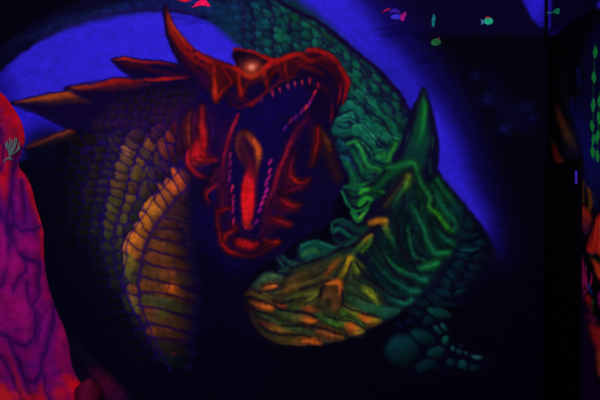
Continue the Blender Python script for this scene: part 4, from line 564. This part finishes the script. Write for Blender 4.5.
# hand wobble of the brush, then brush texture on everything
def wobble(cv, amp, sc, seed):
    dx = (vnoise(sc, sc, seed)-.5)*2*amp*S; dy = (vnoise(sc, sc, seed+1)-.5)*2*amp*S
    I, J = np.meshgrid(np.arange(W*S), np.arange(H*S))
    x = np.clip(I+dx, 0, W*S-1.01); y = np.clip(J+dy, 0, H*S-1.01); i = x.astype(int); j = y.astype(int); u = (x-i)[..., None]; v = (y-j)[..., None]; a = cv.a
    cv.a = (a[j, i]*(1-u)*(1-v)+a[j, i+1]*u*(1-v)+a[j+1, i]*(1-u)*v+a[j+1, i+1]*u*v).astype(np.float32)
wobble(wall, .75, 7, 21); wobble(wall, .22, 2.6, 31); wobble(rock, 1.2, 7, 41)
for x, y, rx, ry, a, c in [(78, 388, 7, 12, 20, (226, 16, 34)), (62, 392, 9, 6, 0, (190, 12, 44)), (10, 262, 7, 12, 10, (168, 8, 118)), (20, 306, 11, 14, 0, (150, 8, 108)), (62, 335, 4, 16, 15, (166, 8, 92)), (24, 244, 8, 5, 0, (156, 8, 110)), (10, 396, 12, 5, 0, (216, 30, 30)), (32, 398, 8, 4, 0, (196, 18, 34))]: blob(R, x, y, rx, ry, a, c, .7)
nz = vnoise(1.6, 2.6, 1)*.5+vnoise(6, 5, 2)*.5
br = vnoise(7, 2.2, 5)*.5+vnoise(2.4, 5, 6)*.5                      # dry strokes on the dragons only
mk = np.clip(inside(smooth(HEAD, 4, True), *box(0, 0, W, H)[4:])[:H*S, :W*S].astype(np.float32)+inside(smooth(TAIL, 4, True), *box(0, 0, W, H)[4:])[:H*S, :W*S]+.8*inside(smooth(BODY, 4, True), *box(0, 0, W, H)[4:])[:H*S, :W*S], 0, 1)
tex = ((1+.22*(nz-.5))*(1+mk*.55*(br-.5)))[..., None]
wall.a *= tex; rock.a *= (1+.32*(nz-.5))[..., None]

def lin(c):
    c = np.clip(np.asarray(c, float)/255, 0, 1)
    return np.where(c <= .04045, c/12.92, ((c+.055)/1.055)**2.4)
def sample(cv, x, y):
    u = np.clip(np.asarray(x)*S-.5, 0, W*S-1.001); v = np.clip(np.asarray(y)*S-.5, 0, H*S-1.001)
    i = u.astype(int); j = v.astype(int); fu = (u-i)[:, None]; fv = (v-j)[:, None]
    a = cv.a
    return lin(a[j, i]*(1-fu)*(1-fv)+a[j, i+1]*fu*(1-fv)+a[j+1, i]*(1-fu)*fv+a[j+1, i+1]*fu*fv)

# --------------------------------------------------------------- materials
def new_mat(name):
    m = bpy.data.materials.new(name); m.use_nodes = True
    return m, m.node_tree, m.node_tree.nodes['Principled BSDF']
def paint_mat(name, rough=.85, bump=.08, scale=60, strength=1.0):
    m, nt, b = new_mat(name)
    at = nt.nodes.new('ShaderNodeVertexColor'); at.layer_name = 'paint'
    n = nt.nodes.new('ShaderNodeTexNoise'); n.inputs['Scale'].default_value = scale; n.inputs['Detail'].default_value = 4
    tc = nt.nodes.new('ShaderNodeTexCoord'); nt.links.new(tc.outputs['Object'], n.inputs['Vector'])
    r = nt.nodes.new('ShaderNodeMapRange'); r.inputs[3].default_value = .88; r.inputs[4].default_value = 1.12
    nt.links.new(n.outputs['Fac'], r.inputs[0])
    mx = nt.nodes.new('ShaderNodeVectorMath'); mx.operation = 'SCALE'
    nt.links.new(at.outputs['Color'], mx.inputs[0]); nt.links.new(r.outputs[0], mx.inputs['Scale'])
    nt.links.new(mx.outputs[0], b.inputs['Base Color'])
    bp = nt.nodes.new('ShaderNodeBump'); bp.inputs['Strength'].default_value = bump; bp.inputs['Distance'].default_value = .004
    nt.links.new(n.outputs['Fac'], bp.inputs['Height']); nt.links.new(bp.outputs[0], b.inputs['Normal'])
    b.inputs['Roughness'].default_value = rough; b.inputs['Specular IOR Level'].default_value = .03
    return m
def flat_mat(name, rgb, rough=.8, spec=.03, scale=30, var=.25):
    m, nt, b = new_mat(name)
    n = nt.nodes.new('ShaderNodeTexNoise'); n.inputs['Scale'].default_value = scale
    tc = nt.nodes.new('ShaderNodeTexCoord'); nt.links.new(tc.outputs['Object'], n.inputs['Vector'])
    cr = nt.nodes.new('ShaderNodeValToRGB'); c = lin(rgb)
    cr.color_ramp.elements[0].color = (*(c*(1-var)), 1); cr.color_ramp.elements[1].color = (*np.minimum(c*(1+var), 1), 1)
    cr.color_ramp.elements[0].position = .3; cr.color_ramp.elements[1].position = .7
    nt.links.new(n.outputs['Fac'], cr.inputs[0]); nt.links.new(cr.outputs[0], b.inputs['Base Color'])
    b.inputs['Roughness'].default_value = rough; b.inputs['Specular IOR Level'].default_value = spec
    return m
PAINT = paint_mat('fluorescent wall paint'); ROCKM = paint_mat('fluorescent rock paint', .9, .3, 35)
DARK = flat_mat('near black matt paint', (4, 2, 16)); BLACK = flat_mat('black panel paint', (1, 1, 6)); FLOOR = flat_mat('dark carpet', (8, 6, 14), .95, .02, 120)

def props(o, label=None, cat=None, group=None, kind=None):
    if label: o['label'] = label
    if cat: o['category'] = cat
    if group: o['group'] = group
    if kind: o['kind'] = kind
def link(name, verts, faces, m, parent=None, cols=None, smoothsh=False, origin=None):
    me = bpy.data.meshes.new(name)
    v = np.asarray(verts, float)
    if origin is None and parent is None and len(v): origin = (v[:, 0].mean(), v[:, 1].mean(), v[:, 2].min())
    if origin is not None: v = v-np.array(origin)
    me.from_pydata(v.tolist(), [], faces); me.update()
    if cols is not None:
        ca_ = me.color_attributes.new('paint', 'FLOAT_COLOR', 'POINT')
        buf = np.ones((len(v), 4), np.float32); buf[:, :3] = cols; ca_.data.foreach_set('color', buf.ravel())
    if smoothsh: me.polygons.foreach_set('use_smooth', [True]*len(me.polygons))
    me.materials.append(m)
    o = bpy.data.objects.new(name, me); C.objects.link(o)
    if origin is not None: o.location = origin
    if parent: 
        o.parent = parent; o.matrix_parent_inverse = parent.matrix_world.inverted()
        if origin is None: o.location = (0, 0, 0)
    return o
def empty(name, loc, label, cat, group=None):
    o = bpy.data.objects.new(name, None); C.objects.link(o); o.location = loc; o.empty_display_size = .1
    bpy.context.view_layer.update()
    props(o, label, cat, group); return o

def on_back(x, y, d=D): return (np.asarray(x)-300)*d/F, EYE+(200-np.asarray(y))*d/F
# a paint layer on the back wall: outline in photo pixels, thickness in mm
def outline_pts(P, step=1.6):
    P = np.array(P, float); out = []
    n = len(P)
    for i in range(n):
        a, b = P[i], P[(i+1) % n]; L = np.hypot(*(b-a)); k = max(int(L/step), 1)
        for j in range(k): out.append(a+(b-a)*j/k)
    return np.array(out)
def clipbox(P, x0=-6, y0=-6, x1=547.2, y1=406):
    P = np.array(P, float).copy(); P[:, 0] = np.clip(P[:, 0], x0, x1); P[:, 1] = np.clip(P[:, 1], y0, y1); return P
def triangulate(P, spacing):
    P = outline_pts(P, max(spacing, .8)); keep = [P[0]]
    for p in P[1:]:
        if np.hypot(*(p-keep[-1])) > .25: keep.append(p)
    if np.hypot(*(keep[0]-keep[-1])) < .25: keep.pop()
    P = np.array(keep); n = len(P)
    x0, y0 = P.min(0); x1, y1 = P.max(0)
    gx, gy = np.meshgrid(np.arange(x0+spacing/2, x1, spacing), np.arange(y0+spacing/2, y1, spacing))
    gx = gx+((np.arange(gx.shape[0]) % 2)*spacing/2)[:, None]
    m = inside(P, gx, gy); g = np.stack([gx[m], gy[m]], 1)
    if len(g):                                            # keep interior points off the border
        dmin = np.full(len(g), 1e9)
        for i in range(n):
            dmin = np.minimum(dmin, np.hypot(g[:, 0]-P[i, 0], g[:, 1]-P[i, 1]))
        g = g[dmin > spacing*.5]
    pts = np.concatenate([P, g]) if len(g) else P
    r = delaunay_2d_cdt([Vector(p) for p in pts], [(i, (i+1) % n) for i in range(n)], [], 1, 1e-4)
    V = np.array([tuple(v) for v in r[0]]); Fc = [list(f) for f in r[2]]
    return V, Fc
def boundary(Fc):
    e = {}
    for f in Fc:
        for i in range(len(f)):
            a, b = f[i], f[(i+1) % len(f)]
            if (b, a) in e: del e[(b, a)]
            else: e[(a, b)] = 1
    return list(e)
def layer(name, pts, mm, parent=None, n=4, spacing=1.2, mat=None, cv=None, right=False, color=None, clip=True, label=None):
    P = smooth(pts, n, True) if n > 1 else np.array(pts, float)
    if clip: P = clipbox(P) if not right else clipbox(P, 547.3, -6, 603)
    V, Fc = triangulate(P, spacing)
    col = sample(cv or wall, V[:, 0], V[:, 1]) if color is None else np.tile(lin(color), (len(V), 1))
    t = mm/1000
    if not right:
        X, Z = on_back(V[:, 0], V[:, 1]); front = np.stack([X, np.full(len(V), D-t), Z], 1); back = front.copy(); back[:, 1] = D-.0002
    else:
        d = XR*F/(V[:, 0]-300); Z = EYE+(200-V[:, 1])*d/F
        front = np.stack([np.full(len(V), XR-t), d, Z], 1); back = front.copy(); back[:, 0] = XR-.0002
    nv = len(V); faces = []
    for f in Fc:
        a, b, c = front[f[0]], front[f[1]], front[f[2]]
        nrm = np.cross(b-a, c-a); s = -nrm[1] if not right else -nrm[0]
        faces.append(f if s > 0 else f[::-1])
    faces += [(b, a, a+nv, b+nv) for (a, b) in boundary(faces)]
    o = link(name, np.concatenate([front, back]), faces, mat or PAINT, parent, np.concatenate([col, col]))
    if label: o['label'] = label
    return o
def ribbon(P, w, n=4, grow=0.0):
    Q = smooth(P, n); m = len(Q)
    ws = np.interp(np.linspace(0, 1, m), np.linspace(0, 1, len(w)), w) if hasattr(w, '__len__') else np.full(m, float(w))
    ws = np.maximum(ws+grow, .7)
    t = np.gradient(Q, axis=0); t /= np.maximum(np.hypot(t[:, 0], t[:, 1]), 1e-6)[:, None]
    nn = np.stack([-t[:, 1], t[:, 0]], 1)
    a = Q+nn*ws[:, None]/2; b = Q-nn*ws[:, None]/2
    return np.concatenate([a, b[::-1]])

# -------------------------------------------------------------- room shell
def gridwall(name, xs, ys, f, cfun, m):
    X, Y = np.meshgrid(xs, ys); V = f(X.ravel(), Y.ravel()); c = cfun(X.ravel(), Y.ravel()); w = len(xs)
    i, j = np.meshgrid(np.arange(w-1), np.arange(len(ys)-1)); k = (j*w+i).ravel()
    faces = np.stack([k, k+w, k+w+1, k+1], 1).tolist()
    o = link(name, V, faces, m, None, c, origin=(0, 0, 0)); props(o, kind='structure'); return o
CEIL = 3.1
def boxobj(name, x0, x1, y0, y1, z0, z1, m, parent=None, kind=None, bevel=0, origin=None):
    bm = bmesh.new(); bmesh.ops.create_cube(bm, size=1)
    for v in bm.verts: v.co = Vector(((x0+x1)/2+v.co.x*(x1-x0), (y0+y1)/2+v.co.y*(y1-y0), (z0+z1)/2+v.co.z*(z1-z0)))
    if bevel: bmesh.ops.bevel(bm, geom=bm.edges[:], offset=bevel, segments=2, affect='EDGES')
    V = [tuple(v.co) for v in bm.verts]; bm.verts.index_update(); Fc = [[v.index for v in f.verts] for f in bm.faces]; bm.free()
    o = link(name, V, Fc, m, parent, origin=origin)
    if kind: o['kind'] = kind
    return o
k = D/F
xs = np.concatenate([[-3.0, -2.4, -2.1], (np.arange(0, 547.5, 1.1)-300)*k, [XR]])
ztop = EYE+200*k; zbot = EYE-200*k
ys = np.concatenate([[CEIL], np.linspace(ztop, zbot, 364), [.1, 0]])
def fb(X, Z): return np.stack([X, np.full(len(X), D), Z], 1)
def cb(X, Z):
    px = X/k+300; py = 200-(Z-EYE)/k
    c = sample(wall, np.clip(px, 0, 546.3), py); c[px < -4] = lin((3, 1, 17)); return c
gridwall('wall_back', xs, ys, fb, cb, PAINT)
dep = np.concatenate([[D], XR*F/(np.arange(547.6, 603, .9)-300), [3.1, 2.6, 2.0, 0, -1.2]])
zs = np.concatenate([[CEIL, 2.95, 2.9], np.linspace(2.88, .05, 330), [0]])
def fr(Y, Z): return np.stack([np.full(len(Y), XR), Y, Z], 1)
def crr(Y, Z):
    px = XR*F/np.maximum(Y, .01)+300; py = 200-(Z-EYE)*F/np.maximum(Y, .01)
    c = sample(wall, np.clip(px, 547.4, 599.4), py)
    c[px > 606] = lin((6, 3, 26)); return c
gridwall('wall_right', dep, zs, fr, crr, PAINT)
boxobj('wall_left', -3.05, -3.0, -1.2, D, 0, CEIL, DARK, kind='structure')
boxobj('wall_front', -3.05, XR, -1.25, -1.2, 0, CEIL, DARK, kind='structure')
boxobj('floor', -3.05, XR, -1.25, D, -.05, 0, FLOOR, kind='structure')
boxobj('ceiling', -3.05, XR, -1.25, D, CEIL, CEIL+.05, DARK, kind='structure')

# ------------------------------------------------------------ dragon parts
zc = lambda x, y: on_back(x, y)
g = empty('green_dragon', (zc(360, 340)[0], D, zc(360, 340)[1]), 'green scaly dragon painted curling behind the red one, ochre muzzle low at centre', 'painted dragon')
bodyo = layer('body', TAIL, 1.0, g, 4, 1.3)
layer('foreclaw', FOOT, 1.2, g, 6, 1.4)
layer('head', HEAD, 2.2, g, 4, 1.2)
layer('horn', HORN, 2.6, g, 4, 1.1)
for P, w in FINS: layer('fin_spike', ribbon(P, [w*.7, w*1.2, w*.7]), 2.8, g, 1, 1.1)
MUZ = [(251, 286), (259, 278), (267, 272.5), (284, 276), (300, 270), (322, 262), (340, 250), (352, 246), (364, 236), (372, 234), (372, 246), (360, 262), (362, 280), (380, 296), (398, 310), (384, 321.5), (366, 331.5), (344, 339.5), (318, 344.5), (296, 346), (276, 342.5), (260, 333.5), (250, 320.5), (245, 306), (246.5, 294)]
layer('muzzle', MUZ, 3.2, g, 4, 1.1, label='ochre and orange leaf-scaled muzzle')
layer('nostril', [(366, 194.5), (368, 192.8), (371, 193), (372.5, 194.5), (370, 196), (367, 196)], 2.6, g, 3, .8)

r = empty('red_dragon', (zc(200, 398)[0], D, zc(200, 398)[1]), 'red horned dragon painted roaring with jaws wide open, left half of mural', 'painted dragon')
layer('body', BODY, 1.6, r, 4, 1.1)
for kk in (3, 2, 1, 0): layer('back_spine', SP[kk], 2.2+.4*(3-kk), r, 4, 1.2)
layer('throat_flap', FLAP, 3.8, r, 4, 1.1, label='bright red throat flap')
layer('mouth_interior', MOUTH, 3.8, r, 4, 1.2, label='dark blue inside of the mouth')
layer('lower_jaw', JAW, 4.4, r, 4, 1.1)
layer('tongue', TONG, 4.4, r, 4, 1.0, label='bright red tongue with an orange root')
layer('skull', SKULL, 4.4, r, 4, 1.1)
layer('horn', H2, 5.0, r, 4, 1.1)
layer('eye', [(252+6*math.cos(a), 67+5.4*math.sin(a)) for a in np.linspace(0, 2*math.pi, 14)[:-1]], 5.4, r, 2, .9, label='pale glowing eye')
for P, w, c in BARB[:4]: layer('jaw_barb', ribbon(P, w, 4, .6), 4.6, r, 1, .9)
for P, w in [((CH[0][0]), [4, 5, 7, 2]), (CH[3][0], CH[3][1]), (CH[5][0], CH[5][1]), (CH[7][0], CH[7][1])]: layer('cheek_spike', ribbon(P, w, 4, .6), 5.4, r, 1, .9)
layer('belly_plates', [(186, 188), (176, 199), (160, 218), (150, 236), (143, 258), (139, 276), (139, 292), (143, 310), (150, 330), (160, 350), (190, 362), (198, 340), (200, 300), (200, 262), (196, 235), (192, 205)], 2.2, r, 4, 1.2, label='orange and brown banded belly plates')
for (x, y, dx, hh, w, c) in TEETH:
    layer('tooth', ribbon([(x-dx, y-hh), (x, y), (x+dx, y+hh)], [w*1.1, w*1.1, .7], 2), 5.2, r, 1, .8)

# faint weeds painted on dark rock
wl = ['faint blue weed tuft painted right of the green horn, larger upper one', 'faint blue weed tuft painted below the larger upper tuft', 'dim tall blue weed painted left of the wall corner', 'small dim weed sprig under the tall weed near the corner', 'barely visible weed sprig above and left of the other tufts']
for i, (x, y, rr, n, a0, a1) in enumerate(WEED):
    q = random.Random(i); pts = []
    for kk in range(n):
        a = math.radians(a0+(a1-a0)*kk/max(n-1, 1)+q.uniform(-6, 6)); L = rr*q.uniform(.7, 1.05); q.uniform(-1, 1)
        pts.append((x+L*math.cos(a), y-L*math.sin(a)))
        if kk < n-1:
            am = math.radians(a0+(a1-a0)*(kk+.5)/max(n-1, 1)); pts.append((x+rr*.25*math.cos(am), y-rr*.25*math.sin(am)))
    pts.append((x-1, y+1)); pts.append((x+1, y+1))
    o = layer('painted_weed', pts, 1.0, None, 1, 1.0); props(o, wl[i], 'painted plant', 'faint weeds on the dark wall')

# ---------------------------------------------------- side wall paintings
def kelp_thing(leaves, stem, label):
    x0 = stem[-1]; d = XR*F/(x0[0]-300)
    e = empty('painted_kelp', (XR, d, EYE+(200-x0[1])*d/F), label, 'painted seaweed', 'kelp strands on the side wall')
    layer('stem', ribbon(stem, .9), 1.0, e, 1, 1.0, right=True)
    for (x, y, w, h, s) in leaves: layer('leaf', ribbon([(x+s*.6, y-h), (x, y), (x-s*.4, y+h)], [.7, w, .7], 4), 1.6, e, 1, .8, right=True, color=(24, 138, 62))
kelp_thing(K1, [(595, 44), (594, 80), (593, 120), (592.5, 160)], 'longer bright green kelp strand painted on side wall, left of the pair')
kelp_thing(K2, [(599.5, 92), (598.5, 120), (597.5, 162)], 'shorter green kelp strand at the right edge beside the longer one')
def rthing(name, pts, label, cat, n=4, mm=1.2):
    o = layer(name, pts, mm, None, n, .9, right=True); props(o, label, cat); return o
rthing('painted_sponge', ORG, 'small orange sponge painted just right of the black panel', 'painted sponge')
rthing('painted_coral', BELL, 'bright red bell-shaped coral with pale stripes painted on side wall', 'painted coral')
rthing('painted_coral', [(591, 258), (596, 262), (604, 270), (604, 284), (597, 276)], 'orange slanting coral painted directly below the red bell coral', 'painted coral')
e = empty('painted_branch_coral', (XR, XR*F/284, EYE-100*XR/284), 'pink branching coral painted beside the lower black panel', 'painted coral')
for P, w in PK: layer('branch', ribbon(P, w, 4, .4), 1.6, e, 1, .9, right=True)
rthing('painted_sponge', RED, 'dark red round sponge painted under the pink branching coral', 'painted sponge')
rthing('painted_coral', SPG, 'large red slanting coral painted at lowest right edge', 'painted coral')
rthing('painted_rock', [(598, 294), (604, 292), (604, 308), (599, 306)], 'small magenta rock painted at the right edge', 'painted rock')
rthing('painted_rock', [(555, 106), (561, 104), (570, 122), (580, 152), (578, 160), (562, 160), (552, 158), (551, 142)], 'dim brown and red rock painted above the black panel', 'painted rock')

# black panel standing flush on the side wall next to the corner
d1 = XR*F/281
pe = empty('black_panel', (XR, (d1+D)/2, 0), 'plain black low door panel on side wall by the corner', 'panel')
boxobj('panel_board', XR-.026, XR-.001, d1+.004, D-.002, 0.0, 1.785, BLACK, pe, bevel=.002)
boxobj('panel_frame', XR-.032, XR-.001, d1-.02, d1+.006, 0.0, 1.80, BLACK, pe, bevel=.002)
sl = flat_mat('violet light colour', (92, 50, 240), .8, .03, 30, .1)  # violet light showing at the panel edge, put in as plain colour
boxobj('light_sliver', XR-.034, XR-.030, d1-.018, d1+.003, EYE+16*d1/F, EYE+29*d1/F, sl, pe)['label'] = 'small sliver of violet light put in as a coloured strip'
# slim post in the corner above
boxobj('trim_1', XR-.016, XR, D-.016, D, 2.62, CEIL, BLACK, kind='structure')

# ------------------------------------------------- big fluorescent rock
def build_rock():
    P = smooth(ROCK, 4, True); P[:, 1] = np.minimum(P[:, 1], 404)
    V, Fc = triangulate(P, 1.5)
    bd = P
    # distance to the visible right-hand border
    vis = np.array([p for p in outline_pts(bd, .5) if p[0] > -28 and p[1] < 402])
    dm = np.full(len(V), 1e9)
    for p in vis: dm = np.minimum(dm, np.hypot(V[:, 0]-p[0], V[:, 1]-p[1]))
    dep = .15*(1-(1-np.clip(dm/38, 0, 1))**2)
    cr = np.full(len(V), 1e9)
    for Q, w in CRE:
        for q_ in outline_pts(smooth(Q, 4), 1.5)[:-1]: cr = np.minimum(cr, np.hypot(V[:, 0]-q_[0], V[:, 1]-q_[1])/w)
    dep = dep-.010*np.exp(-(cr/1.6)**2)*np.clip(dm/6, 0, 1)
    d = D-.004-np.maximum(dep, 0)
    X = (V[:, 0]-300)*d/F; Z = np.maximum(EYE+(200-V[:, 1])*d/F, 0.0)
    front = np.stack([X, d, Z], 1); col = sample(rock, np.abs(V[:, 0]), V[:, 1])
    back = front.copy(); back[:, 1] = D-.0005; nv = len(V); faces = []
    for f in Fc:
        a, b, c = front[f[0]], front[f[1]], front[f[2]]
        faces.append(f if np.cross(b-a, c-a)[1] < 0 else f[::-1])
    bnd = boundary(faces)
    # plinth down to the floor from the lower border
    foot = front.copy(); foot[:, 2] = 0.0
    faces += [(b, a, a+nv, b+nv) for (a, b) in bnd]
    low = [(a, b) for (a, b) in bnd if V[a, 1] > 403.5 and V[b, 1] > 403.5]
    faces += [(b, a, a+2*nv, b+2*nv) for (a, b) in low]
    allv = np.concatenate([front, back, foot]); used = sorted({i for f in faces for i in f}); mp = {o: n for n, o in enumerate(used)}
    cc = np.concatenate([col, col, col])[used]
    root = empty('coral_rock', (-1.95, D-.1, 0), 'big magenta and red folded rock standing at the left edge', 'rock')
    link('rock_body', allv[used], [[mp[i] for i in f] for f in faces], ROCKM, root, cc, True)
    # teal sea fan growing on it
    TE = flat_mat('teal fan paint', (84, 104, 112), .8, .03)
    def pt(x, y, off):
        i = np.argmin((V[:, 0]-x)**2+(V[:, 1]-y)**2); dd = d[i]-off
        return np.array([(x-300)*dd/F, dd, EYE+(200-y)*dd/F])
    vs = []; fs = []
    twigs = [[(10, 160), (9.5, 153), (8, 146), (7, 141)], [(9.5, 153), (12, 147), (12.5, 140)], [(10, 154), (14, 149), (16, 143), (17, 138)], [(10, 155), (16, 152), (20, 147)], [(12.5, 150), (14.5, 144), (15, 138)], [(9, 151), (6.5, 147), (5.5, 143)], [(10, 158), (6, 159), (4, 162)], [(16, 152), (18.5, 148), (19, 142)], [(10, 158), (13, 160)], [(9, 150), (10, 143), (10, 138)]]
    for tw in twigs:
        Q = smooth(tw, 3); base = None
        for i_, p in enumerate(Q):
            c = pt(p[0], p[1], .006); rr = .0066*(1-.45*i_/len(Q))
            t = Q[min(i_+1, len(Q)-1)]-Q[max(i_-1, 0)]; t = t/np.hypot(*t); nx, nz_ = -t[1], -t[0]
            ring = [(c[0]+rr*math.cos(a)*nx, c[1]+rr*math.sin(a), c[2]+rr*math.cos(a)*nz_*1) for a in np.linspace(0, 2*math.pi, 7)[:-1]]
            b0 = len(vs); vs.extend(ring)
            if base is not None:
                for j in range(6): fs.append((base+j, base+(j+1) % 6, b0+(j+1) % 6, b0+j))
            base = b0
    link('sea_fan', vs, fs, TE, root, smoothsh=True)['label'] = 'small teal branching sea fan'
    # red boulder at its foot
    cx, cy, dd = 88, 394, D-.10
    bm = bmesh.new(); bmesh.ops.create_icosphere(bm, subdivisions=4, radius=1)
    V2 = []
    for v in bm.verts:
        p = v.co; nzv = .05*math.sin(5*p.x+1)+.05*math.sin(6*p.z+2*p.y)
        V2.append(((cx-300)*dd/F+p.x*.08*(1+nzv), D-.10+p.y*.09, max(EYE+(200-cy)*dd/F+p.z*.10*(1+nzv)-.0, 0)))
    bm.verts.index_update(); F2 = [[v.index for v in f.verts] for f in bm.faces]; bm.free()
    return V2, F2
V2, F2 = build_rock()
V2 = np.array(V2); base = V2[:, 2].mean(); V2[:, 2] = np.where(V2[:, 2] < base, base-(base)*np.clip((base-V2[:, 2])/.11, 0, 1), V2[:, 2])
o = link('boulder', V2, F2, flat_mat('dim purple red rock paint', (84, 5, 44), .9, .03, 14, .45), None, None, True)
props(o, 'small dim purple boulder at the foot of the magenta rock', 'boulder')

# ------------------------------------------------- hanging cut-out fish
def fish(name, parts, x, y, d, label, cat='fish', group='small fluorescent fish hanging on threads'):
    """parts: (part name, outline in photo pixels relative to (x,y), colour, half thickness mm)"""
    root = empty(name, ((x-300)*d/F, d, EYE+(200-y)*d/F), label, cat, group)
    s = d/F
    for (pn, P, c, th) in parts:
        Q = smooth(P, 3, True); V, Fc = triangulate(Q, .7)
        dm = np.full(len(V), 1e9)
        for p in outline_pts(Q, .6): dm = np.minimum(dm, np.hypot(V[:, 0]-p[0], V[:, 1]-p[1]))
        h = th/1000*np.sqrt(np.clip(dm/max(dm.max(), .1), 0, 1)); nv = len(V)
        f_ = np.stack([(x+V[:, 0]-300)*s, d-h-.0006, EYE+(200-y-V[:, 1])*s], 1); b_ = f_.copy(); b_[:, 1] = d+h+.0006
        faces = []
        for f in Fc:
            a, b, cc = f_[f[0]], f_[f[1]], f_[f[2]]
            f = list(f) if np.cross(b-a, cc-a)[1] < 0 else list(f)[::-1]
            faces.append(f)
        bnd = boundary(faces); faces2 = faces+[[i+nv for i in f[::-1]] for f in faces]+[(b, a, a+nv, b+nv) for (a, b) in bnd]
        link(pn, np.concatenate([f_, b_]), faces2, flat_mat(pn+' paint', c, .8, .03, 60, .3), root, None, True)
    X = (x-300)*s; z0 = EYE+(200-y)*s; rr = .0004
    V = [(X+rr*math.cos(a), d+rr*math.sin(a), z) for z in (z0, CEIL) for a in np.linspace(0, 2*math.pi, 7)[:-1]]
    link('thread', V, [(j, (j+1) % 6, 6+(j+1) % 6, 6+j) for j in range(6)], BLACK, root)
oval = lambda rx, ry, cx=0, cy=0, n=10: [(cx+rx*math.cos(a), cy+ry*math.sin(a)) for a in np.linspace(0, 2*math.pi, n+1)[:-1]]
fish('hanging_fish', [('body', [(-6, .5), (-2, -2.6), (3, -3.6), (7, -1), (9.5, 3), (4, 2.4), (-1, 2.2), (-6, 3.4), (-9.5, 4), (-6.5, 1.8)], (236, 16, 84), 5), ('fin', [(-1, -2), (3, -5.6), (6, -3)], (220, 20, 70), 2)], 201, 3.5, 3.6, 'pink leaping fish right of the red horn tip, at top edge')
fish('hanging_fish', [('body', [(-6, 0), (-1, -3), (5, -2), (5.5, 1), (2, 2.2), (-2, 1)], (220, 16, 56), 5), ('tail', [(4.5, -1), (8, -3), (7.5, 1.5)], (200, 14, 60), 2)], 183, 0, 3.6, 'small red-pink fish cut by top edge above the red horn')
fish('hanging_fish', [('body', [(-3, -1.6), (3, -2.2), (6, 0), (5, 2.4), (0, 2.8), (-4, 1.4)], (52, 42, 190), 4), ('upper_body', [(-6, -4), (-1, -8), (4, -6.5), (6, -2.2), (1, -4.2), (-4, -3.4)], (48, 20, 140), 3), ('tail', [(4.5, 0), (10, -4.4), (11.5, -2), (9.5, 1.6), (9, 4.6), (5, 3)], (150, 18, 112), 2), ('snout', [(-14, -3.6), (-9, -7.6), (-5, -8.4), (-5, -6.2), (-9, -5.2)], (130, 12, 80), 3)], 395, 16.5, 3.6, 'violet and pink fish hanging at top right of the green neck')
fish('hanging_fish', [('body', [(0, -6.2), (2, -3), (1.6, 2), (.4, 6), (-1.4, 5), (-1.8, 0), (-1, -3)], (20, 104, 116), 3), ('tail', [(-1.2, 3.6), (1, 4.4), (.6, 7), (-1.6, 6.4)], (16, 84, 96), 1.5)], 433.5, 20, 3.6, 'thin upright teal fish, above the dull green one')
fish('hanging_fish', [('body', [(-5, .8), (-3, -2.6), (1, -3.4), (4.6, -1), (4.4, 2), (0, 3.8), (-4, 3)], (26, 90, 50), 4), ('fin', [(1, -3), (3, -5), (4, -1.6)], (90, 34, 60), 2), ('belly_spot', oval(1.4, 1, .4, .8, 8), (10, 50, 40), 5.4)], 436, 42, 3.6, 'dull green round fish just below the thin teal fish')
fish('hanging_fish', [('body', oval(4.6, 3.5, 1.6, .2), (34, 170, 136), 5), ('tail', [(-2.6, 0), (-6.4, -1.8), (-5.4, .8), (-6, 3.8), (-2.4, 1.6)], (70, 110, 160), 2), ('dorsal_fin', [(-1.4, -2.8), (-.4, -4.8), (2, -4.2), (4, -2.8)], (150, 24, 40), 2)], 487, 21, 3.6, 'bright turquoise fish with small red fin at upper right')
fish('hanging_fish', [('body', [(-4, 1.6), (-1, -1.6), (2, -3), (5, -1.6), (8, .4), (4, 2), (2, 3.6), (-1, 2.4)], (14, 96, 74), 4), ('tail', [(-3.2, 1), (-8, .8), (-9, 2.4), (-3.4, 2.4)], (18, 80, 84), 1.5)], 556, 11, 3.75, 'dim green fish hanging right of the wall corner at top')

# ---------------------------------------------------------- camera, light
cam = bpy.data.cameras.new('camera'); co = bpy.data.objects.new('camera', cam); C.objects.link(co)
cam.sensor_width = 36; cam.lens = F*36/600; co.location = (0, 0, EYE); co.rotation_euler = (math.pi/2, 0, 0)
bpy.context.scene.camera = co
def lamp(name, loc, size, power, col, target):
    l = bpy.data.lights.new(name, 'AREA'); l.shape = 'RECTANGLE'; l.size, l.size_y = size; l.energy = power; l.color = col
    o = bpy.data.objects.new(name, l); C.objects.link(o); o.location = loc
    o.rotation_euler = (Vector(target)-Vector(loc)).to_track_quat('-Z', 'Y').to_euler()
LC = (1.0, .98, 1.0)
lamp('blacklight_tube', (-1.4, -.2, 2.85), (1.2, .12), 90, LC, (-.4, D, 1.2))
lamp('blacklight_tube', (.6, -.2, 2.85), (1.2, .12), 90, LC, (.0, D, 1.2))
w = bpy.data.worlds.new('world'); bpy.context.scene.world = w; w.use_nodes = True
w.node_tree.nodes['Background'].inputs[0].default_value = (.002, .001, .01, 1)
vs_ = bpy.context.scene.view_settings
vs_.view_transform = 'Standard'; vs_.look = 'None'; vs_.gamma = 1; vs_.use_curve_mapping = False; vs_.exposure = 0
